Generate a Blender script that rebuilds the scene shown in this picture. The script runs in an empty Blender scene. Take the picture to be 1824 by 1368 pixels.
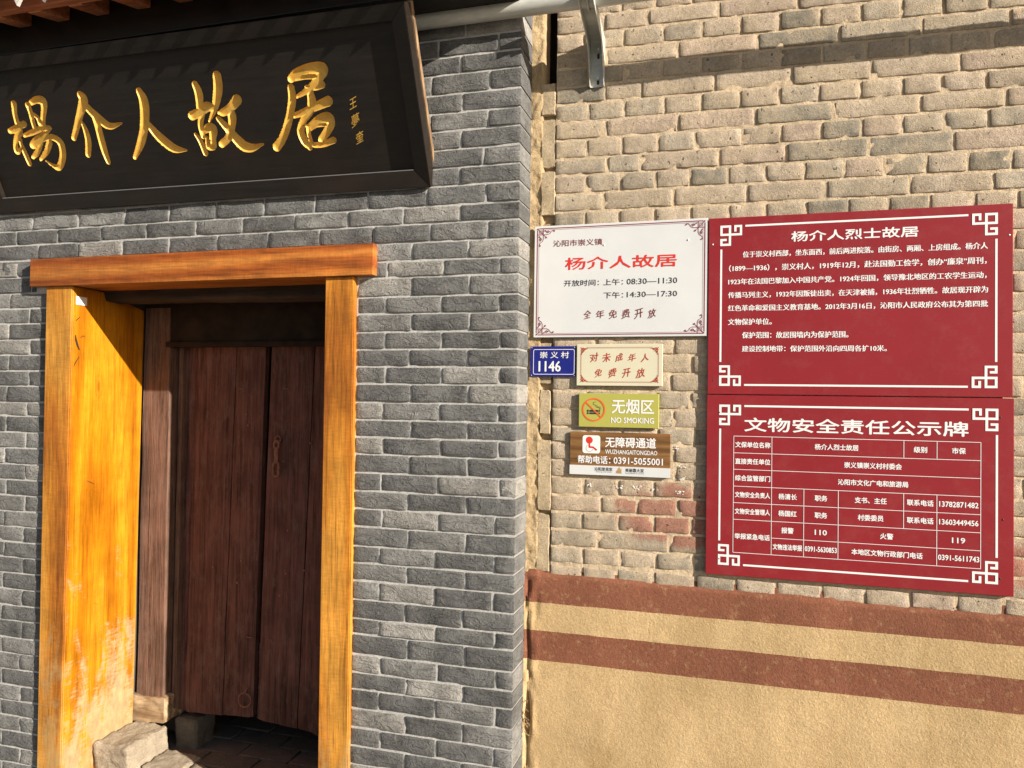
import bpy, bmesh, math, random
import numpy as np
from mathutils import Vector, Matrix, noise
from math import sin, cos, tan, pi, radians, sqrt, atan2, floor

random.seed(7)
SC = bpy.context.scene
COL = SC.collection

# ------------------------------------------------------------------ camera
cam_data = bpy.data.cameras.new("camera")
cam = bpy.data.objects.new("camera", cam_data)
COL.objects.link(cam)
cam_data.sensor_width = 36.0
cam_data.lens = 36.0 * 1370.0 / 1824.0
cam_data.clip_start = 0.05
cam_data.clip_end = 2000.0
YAW, PITCH, ROLL = radians(16.3157), radians(1.0587), radians(0.80)
Fv = Vector((-sin(YAW) * cos(PITCH), cos(YAW) * cos(PITCH), sin(PITCH)))
Rv = Vector((cos(YAW), sin(YAW), 0))
Uv = Rv.cross(Fv)
R2 = cos(ROLL) * Rv + sin(ROLL) * Uv
U2 = -sin(ROLL) * Rv + cos(ROLL) * Uv
M = Matrix((R2, U2, -Fv)).transposed().to_4x4()
M.translation = Vector((0, -2.7, 1.55))
cam.matrix_world = M
SC.camera = cam

# ------------------------------------------------------------------ light
SUN = Vector((2.4, -1.0, 1.0)).normalized()
elev = math.asin(SUN.z)
world = bpy.data.worlds.new("World")
SC.world = world
world.use_nodes = True
wn = world.node_tree.nodes
bg = wn["Background"]
sky = wn.new("ShaderNodeTexSky")
sky.sky_type = 'NISHITA'
sky.sun_disc = False
sky.sun_elevation = elev
sky.sun_rotation = atan2(SUN.x, SUN.y)
sky.altitude = 100
sky.air_density = 1.0
sky.dust_density = 1.5
world.node_tree.links.new(sky.outputs[0], bg.inputs[0])
bg.inputs[1].default_value = 0.05
sl = bpy.data.lights.new("sun", 'SUN')
sl.energy = 5.0
sl.angle = radians(0.55)
sl.color = (1.0, 0.915, 0.79)
so = bpy.data.objects.new("sun", sl)
COL.objects.link(so)
so.rotation_mode = 'QUATERNION'
so.rotation_quaternion = SUN.to_track_quat('Z', 'Y')
so.location = SUN * 20
SC.view_settings.view_transform = 'Standard'
SC.view_settings.look = 'None'
SC.view_settings.gamma = 1.0
SC.view_settings.use_curve_mapping = False
SC.view_settings.exposure = 0.95

# ------------------------------------------------------------------ helpers
def link(o, parent=None):
    COL.objects.link(o)
    if parent is not None:
        o.parent = parent
    return o

def thing(name, label, cat, loc=(0, 0, 0), group=None):
    o = bpy.data.objects.new(name, None)
    o.empty_display_size = 0.05
    link(o)
    o.location = loc
    o['label'] = label
    o['category'] = cat
    if group:
        o['group'] = group
    return o

def obj(name, me, mat=None, parent=None, color=None, label=None, kind=None):
    """mesh given in WORLD coordinates; parented things may have a location"""
    o = bpy.data.objects.new(name, me)
    link(o)
    if mat is not None:
        me.materials.clear()
        me.materials.append(mat)
    if parent is not None:
        o.parent = parent
        o.matrix_parent_inverse = Matrix.Translation(-world_loc(parent))
    if color:
        o.color = (*color, 1)
    if label:
        o['label'] = label
    if kind:
        o['kind'] = kind
    return o

def world_loc(o):
    # every parent below only uses translation
    v = Vector(o.location)
    p = o.parent
    if p is not None and o.type == 'EMPTY':
        v = v + world_loc(p)
    elif p is not None:
        v = Vector(o.location)
    return v

def mesh(verts, faces, smooth=False, angle=None):
    me = bpy.data.meshes.new("mesh")
    me.from_pydata([tuple(v) for v in verts], [], faces)
    me.update()
    if smooth:
        me.polygons.foreach_set("use_smooth", [True] * len(me.polygons))
        if angle:
            me.set_sharp_from_angle(angle=radians(angle))
    return me

def bm_mesh(bm, smooth=False, angle=None):
    me = bpy.data.meshes.new("mesh")
    bm.normal_update()
    bm.to_mesh(me)
    bm.free()
    if smooth:
        me.polygons.foreach_set("use_smooth", [True] * len(me.polygons))
        if angle:
            me.set_sharp_from_angle(angle=radians(angle))
    return me

def box_bm(x0, x1, y0, y1, z0, z1, bevel=0.0, bm=None, seg=2):
    b = bmesh.new()
    vs = [b.verts.new(c) for c in ((x0, y0, z0), (x1, y0, z0), (x1, y1, z0), (x0, y1, z0), (x0, y0, z1), (x1, y0, z1), (x1, y1, z1), (x0, y1, z1))]
    for f in ((0, 3, 2, 1), (4, 5, 6, 7), (0, 1, 5, 4), (1, 2, 6, 5), (2, 3, 7, 6), (3, 0, 4, 7)):
        b.faces.new([vs[i] for i in f])
    if bevel > 0:
        bmesh.ops.bevel(b, geom=b.edges[:], offset=bevel, segments=seg, affect='EDGES', profile=0.6)
    if bm is not None:
        t = bpy.data.meshes.new("tmp")
        b.to_mesh(t); b.free()
        bm.from_mesh(t)
        bpy.data.meshes.remove(t)
        return bm
    return b

def prism_bm(poly, y0, y1, bevel=0.0):
    """poly of (x,z) counter-clockwise seen from the front (-Y); extruded y0..y1"""
    b = bmesh.new()
    f = [b.verts.new((x, y0, z)) for x, z in poly]
    k = [b.verts.new((x, y1, z)) for x, z in poly]
    b.faces.new(f)
    b.faces.new(k[::-1])
    n = len(poly)
    for i in range(n):
        b.faces.new((f[i], k[i], k[(i + 1) % n], f[(i + 1) % n]))
    bmesh.ops.recalc_face_normals(b, faces=b.faces[:])
    if bevel > 0:
        bmesh.ops.bevel(b, geom=b.edges[:], offset=bevel, segments=2, affect='EDGES')
    return b

def rough_bm(b, cuts, amp, scale, seed=0, fine=0.0):
    """subdivide and displace: weathered timber and stone"""
    bmesh.ops.subdivide_edges(b, edges=b.edges[:], cuts=cuts, use_grid_fill=True)
    b.normal_update()
    s = Vector((seed * 3.1, seed * 1.7, seed))
    for v in b.verts:
        d = noise.fractal(v.co * scale + s, 1.0, 2.0, 4) * amp
        if fine:
            d += noise.noise(v.co * scale * 6 + s) * fine
        v.co += v.normal * d
    return b

def tube_mesh(pts, r, seg=16, closed=False, cap=True):
    vs, fs = [], []
    n = len(pts)
    P = [Vector(p) for p in pts]
    up = None
    for i, p in enumerate(P):
        a = P[(i - 1) % n] if (closed or i > 0) else p
        c = P[(i + 1) % n] if (closed or i < n - 1) else p
        t = (c - a).normalized()
        if up is None:
            up = Vector((0, 0, 1)) if abs(t.z) < 0.9 else Vector((1, 0, 0))
        s = t.cross(up).normalized()
        up = s.cross(t).normalized()
        rr = r[i] if isinstance(r, (list, tuple)) else r
        for k in range(seg):
            an = 2 * pi * k / seg
            vs.append(p + s * cos(an) * rr + up * sin(an) * rr)
    m = n if closed else n - 1
    for i in range(m):
        for k in range(seg):
            j = (i + 1) % n
            fs.append((i * seg + k, i * seg + (k + 1) % seg, j * seg + (k + 1) % seg, j * seg + k))
    if cap and not closed:
        fs.append(tuple(range(seg))[::-1])
        fs.append(tuple((n - 1) * seg + k for k in range(seg)))
    return mesh(vs, fs, True, 50)

def grid_mesh(x0, x1, z0, z1, step, yfun, smooth=True):
    nx = max(1, int(round((x1 - x0) / step)))
    nz = max(1, int(round((z1 - z0) / step)))
    vs, fs = [], []
    for j in range(nz + 1):
        z = z0 + (z1 - z0) * j / nz
        for i in range(nx + 1):
            x = x0 + (x1 - x0) * i / nx
            vs.append((x, yfun(x, z), z))
    for j in range(nz):
        for i in range(nx):
            a = j * (nx + 1) + i
            fs.append((a, a + 1, a + nx + 2, a + nx + 1))
    return mesh(vs, fs, smooth)

def fbm(x, y, z, o=3):
    return noise.fractal(Vector((x, y, z)), 1.0, 2.0, o)

# ------------------------------------------------------------------ materials
class NT:
    def __init__(s, name, rough=0.7, spec=0.3):
        s.m = bpy.data.materials.new(name)
        s.m.use_nodes = True
        s.t = s.m.node_tree
        s.b = s.t.nodes["Principled BSDF"]
        s.b.inputs["Roughness"].default_value = rough
        s.b.inputs["Specular IOR Level"].default_value = spec
    def n(s, kind, **kw):
        nd = s.t.nodes.new(kind)
        for k, v in kw.items():
            if k.startswith("i_"):
                key = k[2:].replace("_", " ")
                nd.inputs[key].default_value = v
            else:
                setattr(nd, k, v)
        return nd
    def l(s, a, b):
        s.t.links.new(a, b)
    def pos(s, scale=(1, 1, 1), obj=False):
        if obj:
            g = s.n("ShaderNodeTexCoord").outputs["Object"]
        else:
            g = s.n("ShaderNodeNewGeometry").outputs["Position"]
        mp = s.n("ShaderNodeMapping")
        mp.inputs["Scale"].default_value = scale
        s.l(g, mp.inputs["Vector"])
        return mp.outputs[0]
    def noise(s, vec, scale, detail=4, rough=0.55, dist=0.0, out="Fac"):
        nd = s.n("ShaderNodeTexNoise")
        nd.inputs["Scale"].default_value = scale
        nd.inputs["Detail"].default_value = detail
        nd.inputs["Roughness"].default_value = rough
        nd.inputs["Distortion"].default_value = dist
        s.l(vec, nd.inputs["Vector"])
        return nd.outputs[out]
    def ramp(s, fac, stops, interp='LINEAR'):
        nd = s.n("ShaderNodeValToRGB")
        cr = nd.color_ramp
        cr.interpolation = interp
        while len(cr.elements) < len(stops):
            cr.elements.new(0.5)
        for e, (p, c) in zip(cr.elements, stops):
            e.position = p
            e.color = (c, c, c, 1) if isinstance(c, (int, float)) else (*c, 1)
        s.l(fac, nd.inputs[0])
        return nd.outputs[0]
    def mix(s, fac, a, b, mode='MIX'):
        nd = s.n("ShaderNodeMix")
        nd.data_type = 'RGBA'
        nd.blend_type = mode
        for idx, v in ((0, fac), (6, a), (7, b)):
            if hasattr(v, "links"):
                s.l(v, nd.inputs[idx])
            elif isinstance(v, (tuple, list)):
                nd.inputs[idx].default_value = (*v, 1)
            else:
                nd.inputs[idx].default_value = v
        return nd.outputs[2]
    def math(s, op, a, b=None, c=None, clamp=False):
        nd = s.n("ShaderNodeMath")
        nd.operation = op
        nd.use_clamp = clamp
        for i, v in enumerate((a, b, c)):
            if v is None:
                continue
            if hasattr(v, "links"):
                s.l(v, nd.inputs[i])
            else:
                nd.inputs[i].default_value = v
        return nd.outputs[0]
    def bump(s, h, strength=0.5, dist=0.002, prev=None):
        nd = s.n("ShaderNodeBump")
        nd.inputs["Strength"].default_value = strength
        nd.inputs["Distance"].default_value = dist
        s.l(h, nd.inputs["Height"])
        if prev is not None:
            s.l(prev, nd.inputs["Normal"])
        return nd.outputs[0]
    def sep(s, vec):
        nd = s.n("ShaderNodeSeparateXYZ")
        s.l(vec, nd.inputs[0])
        return nd.outputs
    def objcol(s):
        return s.n("ShaderNodeObjectInfo").outputs["Color"]
    def base(s, c):
        if hasattr(c, "links"):
            s.l(c, s.b.inputs["Base Color"])
        else:
            s.b.inputs["Base Color"].default_value = (*c, 1)
    def rough(s, c):
        s.l(c, s.b.inputs["Roughness"])
    def normal(s, c):
        s.l(c, s.b.inputs["Normal"])

def simple(name, col, rough=0.5, metal=0.0, spec=0.4, var=0.0, scale=30, bump=0.0):
    t = NT(name, rough, spec)
    t.b.inputs["Metallic"].default_value = metal
    if var:
        v = t.pos()
        f = t.ramp(t.noise(v, scale, 5), [(0.3, tuple(c * (1 - var) for c in col)), (0.7, tuple(min(1, c * (1 + var)) for c in col))])
        t.base(f)
        if bump:
            t.normal(t.bump(t.noise(v, scale * 6, 4), 0.5, bump))
    else:
        t.base(col)
    return t.m

def mat_grey_brick():
    t = NT("grey_clad_brick", 0.9, 0.2)
    v = t.pos()
    c = t.objcol()
    big = t.noise(v, 9, 5, 0.6)
    fine = t.noise(v, 160, 5, 0.7)
    m = t.mix(1.0, c, t.ramp(big, [(0.3, 0.72), (0.7, 1.28)]), 'MULTIPLY')
    m = t.mix(1.0, m, t.ramp(fine, [(0.25, 0.78), (0.75, 1.22)]), 'MULTIPLY')
    mid = t.noise(v, 95, 3, 0.65)
    m = t.mix(1.0, m, t.ramp(mid, [(0.32, 0.86), (0.68, 1.14)]), 'MULTIPLY')
    lime = t.ramp(t.noise(v, 22, 6, 0.7, 0.8), [(0.60, 0.0), (0.74, 1.0)])
    m = t.mix(t.math('MULTIPLY', lime, 0.35), m, (0.36, 0.345, 0.32))
    t.base(m)
    # split-face clefts
    rid = t.noise(t.pos((1, 1, 2.4)), 13, 4, 0.6, 0.9)
    rid = t.ramp(rid, [(0.40, 0.0), (0.485, 0.35), (0.50, 1.0), (0.62, 0.75), (1.0, 0.9)])
    b1 = t.bump(rid, 0.8, 0.0050)
    b2 = t.bump(t.noise(v, 80, 7, 0.72), 0.6, 0.0032, b1)
    b3 = t.bump(fine, 0.8, 0.0022, t.bump(mid, 0.45, 0.002, b2))
    t.normal(b3)
    return t.m

def mat_old_brick():
    t = NT("old_clay_brick", 0.95, 0.12)
    v = t.pos()
    c = t.objcol()
    m = t.mix(1.0, c, t.ramp(t.noise(v, 12, 6, 0.62), [(0.28, 0.70), (0.72, 1.28)]), 'MULTIPLY')
    # warm mud wash over grey-green body
    wash = t.ramp(t.noise(v, 7, 6, 0.65, 0.5), [(0.42, 0.0), (0.66, 0.85)])
    m = t.mix(wash, m, (0.47, 0.375, 0.26))
    s3 = t.sep(v)
    ex_ = t.math('POWER', t.math('DIVIDE', t.math('ADD', s3[0], 0.20), 0.235), 2.0)
    ez_ = t.math('POWER', t.math('DIVIDE', t.math('SUBTRACT', s3[2], 1.150), 0.115), 2.0)
    el = t.math('ADD', t.math('ADD', ex_, ez_), t.math('MULTIPLY', t.math('SUBTRACT', t.noise(v, 13, 6, 0.7), 0.5), 2.6))
    ex2 = t.math('POWER', t.math('DIVIDE', t.math('SUBTRACT', s3[0], 0.85), 0.10), 2.0)
    ez2 = t.math('POWER', t.math('DIVIDE', t.math('SUBTRACT', s3[2], 1.06), 0.10), 2.0)
    el2 = t.math('ADD', t.math('ADD', ex2, ez2), t.math('MULTIPLY', t.math('SUBTRACT', t.noise(v, 13, 6, 0.7), 0.5), 2.0))
    red_ = t.ramp(t.math('MINIMUM', el, t.math('ADD', el2, 0.25)), [(0.45, 0.85), (1.0, 0.0)])
    m = t.mix(red_, m, (0.335, 0.150, 0.105))
    soot = t.ramp(t.noise(t.pos((1.2, 1, 0.8)), 3.2, 6, 0.7, 0.6), [(0.56, 0.0), (0.74, 0.55)])
    m = t.mix(soot, m, (0.20, 0.175, 0.135))
    grit = t.noise(v, 260, 4, 0.75)
    m = t.mix(1.0, m, t.ramp(grit, [(0.3, 0.72), (0.7, 1.25)]), 'MULTIPLY')
    mid = t.noise(v, 105, 3, 0.65)
    m = t.mix(1.0, m, t.ramp(mid, [(0.32, 0.85), (0.68, 1.12)]), 'MULTIPLY')
    pits = t.ramp(t.noise(v, 62, 3, 0.55), [(0.28, 0.30), (0.345, 1.0)])
    m = t.mix(1.0, m, pits, 'MULTIPLY')
    t.base(m)
    b1 = t.bump(t.noise(v, 70, 7, 0.75), 0.7, 0.0034)
    b2 = t.bump(grit, 1.0, 0.0026, b1)
    b3 = t.bump(pits, 0.6, 0.004, t.bump(mid, 0.5, 0.0022, b2))
    t.normal(b3)
    return t.m

def mat_mortar(name, col, grit=1.0, streak=None):
    t = NT(name, 0.95, 0.1)
    v = t.pos()
    f = t.ramp(t.noise(v, 14, 6, 0.65), [(0.3, tuple(c * 0.8 for c in col)), (0.7, tuple(c * 1.15 for c in col))])
    f = t.mix(1.0, f, t.ramp(t.noise(v, 120, 5, 0.75), [(0.3, 0.76), (0.7, 1.2)]), 'MULTIPLY')
    t.base(f)
    b = t.bump(t.noise(v, 50, 6, 0.7), 0.8, 0.005 * grit)
    t.normal(t.bump(t.noise(v, 240, 4, 0.7), 0.7, 0.0015 * grit, b))
    return t.m

def mat_plaster():
    """earthen plaster dado with two painted red-brown bands"""
    t = NT("painted_plaster", 0.93, 0.12)
    v = t.pos()
    z = t.sep(v)[2]
    wob = t.math('MULTIPLY', t.math('SUBTRACT', t.noise(v, 9, 6, 0.7), 0.5), 0.008)
    zz = t.math('ADD', z, wob)
    ochre = t.ramp(t.noise(v, 5, 6, 0.6), [(0.3, (0.47, 0.325, 0.165)), (0.7, (0.56, 0.400, 0.215))])
    stain = t.ramp(t.noise(t.pos((1.0, 1, 0.35)), 6, 5, 0.6, 0.4), [(0.52, 0.0), (0.72, 0.55)])
    ochre = t.mix(stain, ochre, (0.36, 0.235, 0.10))
    red = t.ramp(t.noise(v, 8, 6, 0.6), [(0.3, (0.200, 0.078, 0.046)), (0.7, (0.250, 0.100, 0.060))])
    def band(a, b):
        up = t.math('GREATER_THAN', zz, a)
        dn = t.math('LESS_THAN', zz, b)
        return t.math('MULTIPLY', up, dn)
    drip = t.ramp(t.noise(t.pos((1.0, 1, 0.10)), 16, 5, 0.65, 0.3), [(0.60, 0.0), (0.78, 0.45)])
    ochre = t.mix(drip, ochre, (0.66, 0.50, 0.29))
    hair = t.ramp(t.noise(t.pos((1.0, 1, 0.28)), 9, 2, 0.5, 3.0), [(0.492, 0.0), (0.499, 1.0), (0.506, 0.0)])
    hair = t.math('MULTIPLY', hair, t.ramp(t.noise(v, 4, 3, 0.5), [(0.56, 0.0), (0.64, 0.7)]))
    msk = t.math('ADD', band(0.820, 0.97), band(0.615, 0.720), clamp=True)
    thin = t.ramp(t.noise(v, 40, 5, 0.7), [(0.25, 0.55), (0.45, 1.0)])
    c = t.mix(t.math('MULTIPLY', msk, thin), ochre, red)
    c = t.mix(hair, c, (0.16, 0.10, 0.05))
    grit = t.noise(v, 210, 3, 0.6)
    c = t.mix(1.0, c, t.ramp(grit, [(0.3, 0.82), (0.7, 1.15)]), 'MULTIPLY')
    c = t.mix(1.0, c, t.ramp(t.noise(v, 85, 3, 0.65), [(0.32, 0.91), (0.68, 1.07)]), 'MULTIPLY')
    c = t.mix(1.0, c, t.ramp(t.noise(v, 2.2, 4, 0.6), [(0.35, 0.88), (0.65, 1.08)]), 'MULTIPLY')
    t.base(c)
    b = t.bump(t.noise(v, 10, 5, 0.6), 0.35, 0.008)
    b = t.bump(t.noise(v, 130, 4, 0.6), 0.6, 0.0025, b)
    t.normal(t.bump(grit, 0.6, 0.0018, b))
    return t.m

def mat_wood(name, dark, mid, light, axis='Z', scale=1.0, rough=0.45, worn=None, cracks=0.5, gloss_spec=0.35, saw=0.0, rings=4.0, figure=0.22):
    """axis = grain direction"""
    t = NT(name, rough, gloss_spec)
    st = {'Z': (1, 1, 0.07), 'X': (0.07, 1, 1), 'Y': (1, 0.07, 1)}[axis]
    v = t.pos(tuple(s * scale for s in st))
    g1 = t.noise(v, 28, 8, 0.65, 0.6)
    wv = t.n("ShaderNodeTexWave")
    wv.wave_type = 'RINGS'
    wv.inputs["Scale"].default_value = rings
    wv.inputs["Distortion"].default_value = 6
    wv.inputs["Detail"].default_value = 3
    wv.inputs["Detail Scale"].default_value = 1.2
    t.l(t.pos(tuple((a if a < 0.5 else 1.0) * 1.6 for a in st)), wv.inputs["Vector"])
    f = t.mix(0.42, g1, wv.outputs["Fac"])
    c = t.ramp(f, [(0.22, dark), (0.5, mid), (0.78, light)])
    blot = t.ramp(t.noise(t.pos(), 5, 6, 0.65), [(0.3, 0.70), (0.7, 1.22)])
    c = t.mix(1.0, c, blot, 'MULTIPLY')
    fib = t.noise(v, 130, 5, 0.7)
    c = t.mix(1.0, c, t.ramp(fib, [(0.3, 0.74), (0.7, 1.18)]), 'MULTIPLY')
    line = t.noise(t.pos(tuple(a if a > 0.5 else 0.03 for a in st)), 95, 4, 0.6, 0.4)
    c = t.mix(0.75, c, t.ramp(line, [(0.32, 0.50), (0.46, 1.0), (0.70, 1.15)]), 'MULTIPLY')
    b = t.bump(fib, 0.45, 0.0015)
    fg = t.n("ShaderNodeTexWave")
    fg.wave_type = 'BANDS'
    fg.bands_direction = 'DIAGONAL'
    fg.inputs["Scale"].default_value = 17
    fg.inputs["Distortion"].default_value = 7.5
    fg.inputs["Detail"].default_value = 2
    fg.inputs["Detail Scale"].default_value = 0.35
    t.l(t.pos(tuple(0.16 if a < 0.5 else 1.0 for a in st)), fg.inputs["Vector"])
    c = t.mix(figure, c, t.ramp(fg.outputs["Fac"], [(0.0, 0.52), (0.16, 0.90), (0.5, 1.06), (1.0, 1.0)]), 'MULTIPLY')
    kn = t.n("ShaderNodeTexVoronoi")
    kn.inputs["Scale"].default_value = 5.5
    kn.inputs["Randomness"].default_value = 1.0
    t.l(t.pos(tuple(0.42 if a < 0.5 else 1.0 for a in st)), kn.inputs["Vector"])
    knot = t.ramp(t.math('ADD', kn.outputs["Distance"], t.math('MULTIPLY', t.math('SUBTRACT', fib, 0.5), 0.06)), [(0.045, 0.40), (0.085, 0.95), (0.11, 0.78), (0.15, 1.0)])
    c = t.mix(0.8, c, knot, 'MULTIPLY')
    if saw:
        crs = {'Z': (0.15, 0.15, 1), 'X': (1, 0.15, 0.15), 'Y': (1, 1, 1)}[axis]
        sw = t.noise(t.pos(crs), 170, 3, 0.6)
        c = t.mix(saw, c, t.ramp(sw, [(0.35, 0.72), (0.65, 1.2)]), 'MULTIPLY')
        b = t.bump(sw, 0.25, 0.001, b)
    if cracks:
        ck = t.noise(t.pos(tuple(a if a > 0.5 else 0.035 for a in st)), 55, 3, 0.5, 0.3)
        ck = t.ramp(ck, [(0.285, 0.25), (0.325, 1.0)])
        c = t.mix(cracks, c, ck, 'MULTIPLY')
        b = t.bump(ck, 0.5 * cracks, 0.004, b)
    if worn:
        wcol, z0, z1, amt = worn
        z = t.sep(t.pos())[2]
        hgt = t.n("ShaderNodeMapRange")
        hgt.inputs[1].default_value = z0
        hgt.inputs[2].default_value = z1
        hgt.inputs[3].default_value = 0.20
        hgt.inputs[4].default_value = -0.22
        t.l(z, hgt.inputs[0])
        wn_ = t.math('ADD', t.noise(t.pos((1.5, 1.5, 0.55)), 7, 6, 0.7, 0.5), hgt.outputs[0])
        sc_ = t.noise(t.pos((1, 0.35, 2.2)), 60, 4, 0.7)
        wn_ = t.math('ADD', wn_, t.math('MULTIPLY', t.math('SUBTRACT', sc_, 0.5), 0.35))
        msk = t.ramp(wn_, [(0.56, 0.0), (0.70, 1.0)])
        wc = t.ramp(t.noise(t.pos((1, 1, 0.6)), 26, 6, 0.7), [(0.3, tuple(x * 0.62 for x in wcol)), (0.7, tuple(x * 1.15 for x in wcol))])
        c = t.mix(t.math('MULTIPLY', msk, amt), c, wc)
        t.rough(t.ramp(msk, [(0, rough), (1, 0.9)]))
    t.base(c)
    t.normal(b)
    return t.m

def mat_door_wood(name, base, rough=0.8):
    """old oxide-red painted boards, deep vertical grain"""
    t = NT(name, rough, 0.2)
    v = t.pos((1, 1, 0.045))
    g = t.noise(v, 70, 6, 0.7, 0.5)
    c = t.ramp(g, [(0.3, tuple(x * 0.34 for x in base)), (0.5, base), (0.76, tuple(min(1, x * 1.7) for x in base))])
    c = t.mix(1.0, c, t.ramp(t.noise(t.pos(), 5, 5, 0.6), [(0.3, 0.7), (0.7, 1.3)]), 'MULTIPLY')
    dust = t.ramp(t.noise(t.pos((1, 1, 0.4)), 30, 6, 0.75), [(0.50, 0.0), (0.78, 0.65)])
    c = t.mix(dust, c, (0.21, 0.145, 0.115))
    t.base(c)
    b = t.bump(g, 0.9, 0.006)
    ck = t.ramp(t.noise(t.pos((1, 1, 0.03)), 45, 3, 0.5, 0.2), [(0.30, 0.0), (0.35, 1.0)])
    b = t.bump(ck, 0.8, 0.006, b)
    t.normal(t.bump(t.noise(t.pos((1, 1, 0.2)), 200, 4, 0.7), 0.5, 0.0015, b))
    return t.m

def mat_black_lacquer():
    t = NT("black_lacquered_wood", 0.42, 0.35)
    v = t.pos((0.06, 1, 1))
    g = t.noise(v, 60, 6, 0.7, 0.4)
    c = t.ramp(g, [(0.3, (0.007, 0.006, 0.0055)), (0.6, (0.014, 0.0115, 0.0095)), (0.8, (0.028, 0.021, 0.015))])
    br = t.ramp(t.noise(t.pos(), 4, 5, 0.6), [(0.4, 0.0), (0.75, 0.5)])
    c = t.mix(br, c, (0.030, 0.017, 0.010))
    dust = t.ramp(t.noise(t.pos(), 180, 3, 0.6), [(0.70, 0.0), (0.76, 0.55)])
    c = t.mix(dust, c, (0.13, 0.115, 0.095))
    t.base(c)
    t.rough(t.ramp(t.noise(t.pos(), 12, 5, 0.6), [(0.3, 0.34), (0.7, 0.58)]))
    t.normal(t.bump(g, 0.3, 0.0012))
    return t.m

def mat_gold():
    t = NT("gold_paint", 0.45, 0.5)
    v = t.pos()
    t.base(t.ramp(t.noise(v, 35, 5, 0.6), [(0.3, (0.60, 0.33, 0.050)), (0.7, (0.80, 0.48, 0.095))]))
    t.b.inputs["Metallic"].default_value = 0.1
    t.normal(t.bump(t.noise(v, 180, 3, 0.6), 0.25, 0.0008))
    return t.m

def mat_steel():
    t = NT("galvanised_steel", 0.38, 0.5)
    v = t.pos((0.25, 1, 1))
    t.base(t.ramp(t.noise(v, 30, 6, 0.65), [(0.3, (0.42, 0.425, 0.39)), (0.7, (0.68, 0.68, 0.62))]))
    t.b.inputs["Metallic"].default_value = 0.2
    t.rough(t.ramp(t.noise(t.pos(), 25, 5, 0.6), [(0.3, 0.34), (0.7, 0.58)]))
    t.normal(t.bump(t.noise(t.pos(), 120, 4, 0.7), 0.15, 0.0008))
    return t.m

def mat_board(name, col, rough=0.38, ribs=0.0, dust=0.10, dcol=(0.45, 0.36, 0.30)):
    """printed sign board with faint dust and fluting"""
    t = NT(name, rough, 0.35)
    v = t.pos()
    c = t.mix(1.0, col, t.ramp(t.noise(v, 3, 4, 0.6), [(0.3, 0.94), (0.7, 1.06)]), 'MULTIPLY')
    d = t.ramp(t.noise(v, 16, 6, 0.75), [(0.5, 0.0), (0.85, dust)])
    c = t.mix(d, c, dcol)
    sp = t.ramp(t.noise(v, 170, 2, 0.5), [(0.76, 0.0), (0.80, 0.5)])
    c = t.mix(t.math('MULTIPLY', sp, dust * 3), c, dcol)
    t.base(c)
    b = t.bump(t.noise(v, 4, 3, 0.5), 0.15, 0.01)
    if ribs:
        wv = t.n("ShaderNodeTexWave")
        wv.bands_direction = 'Z'
        wv.inputs["Scale"].default_value = ribs
        t.l(v, wv.inputs["Vector"])
        b = t.bump(wv.outputs["Fac"], 0.12, 0.0006, b)
    t.normal(b)
    return t.m

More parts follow.
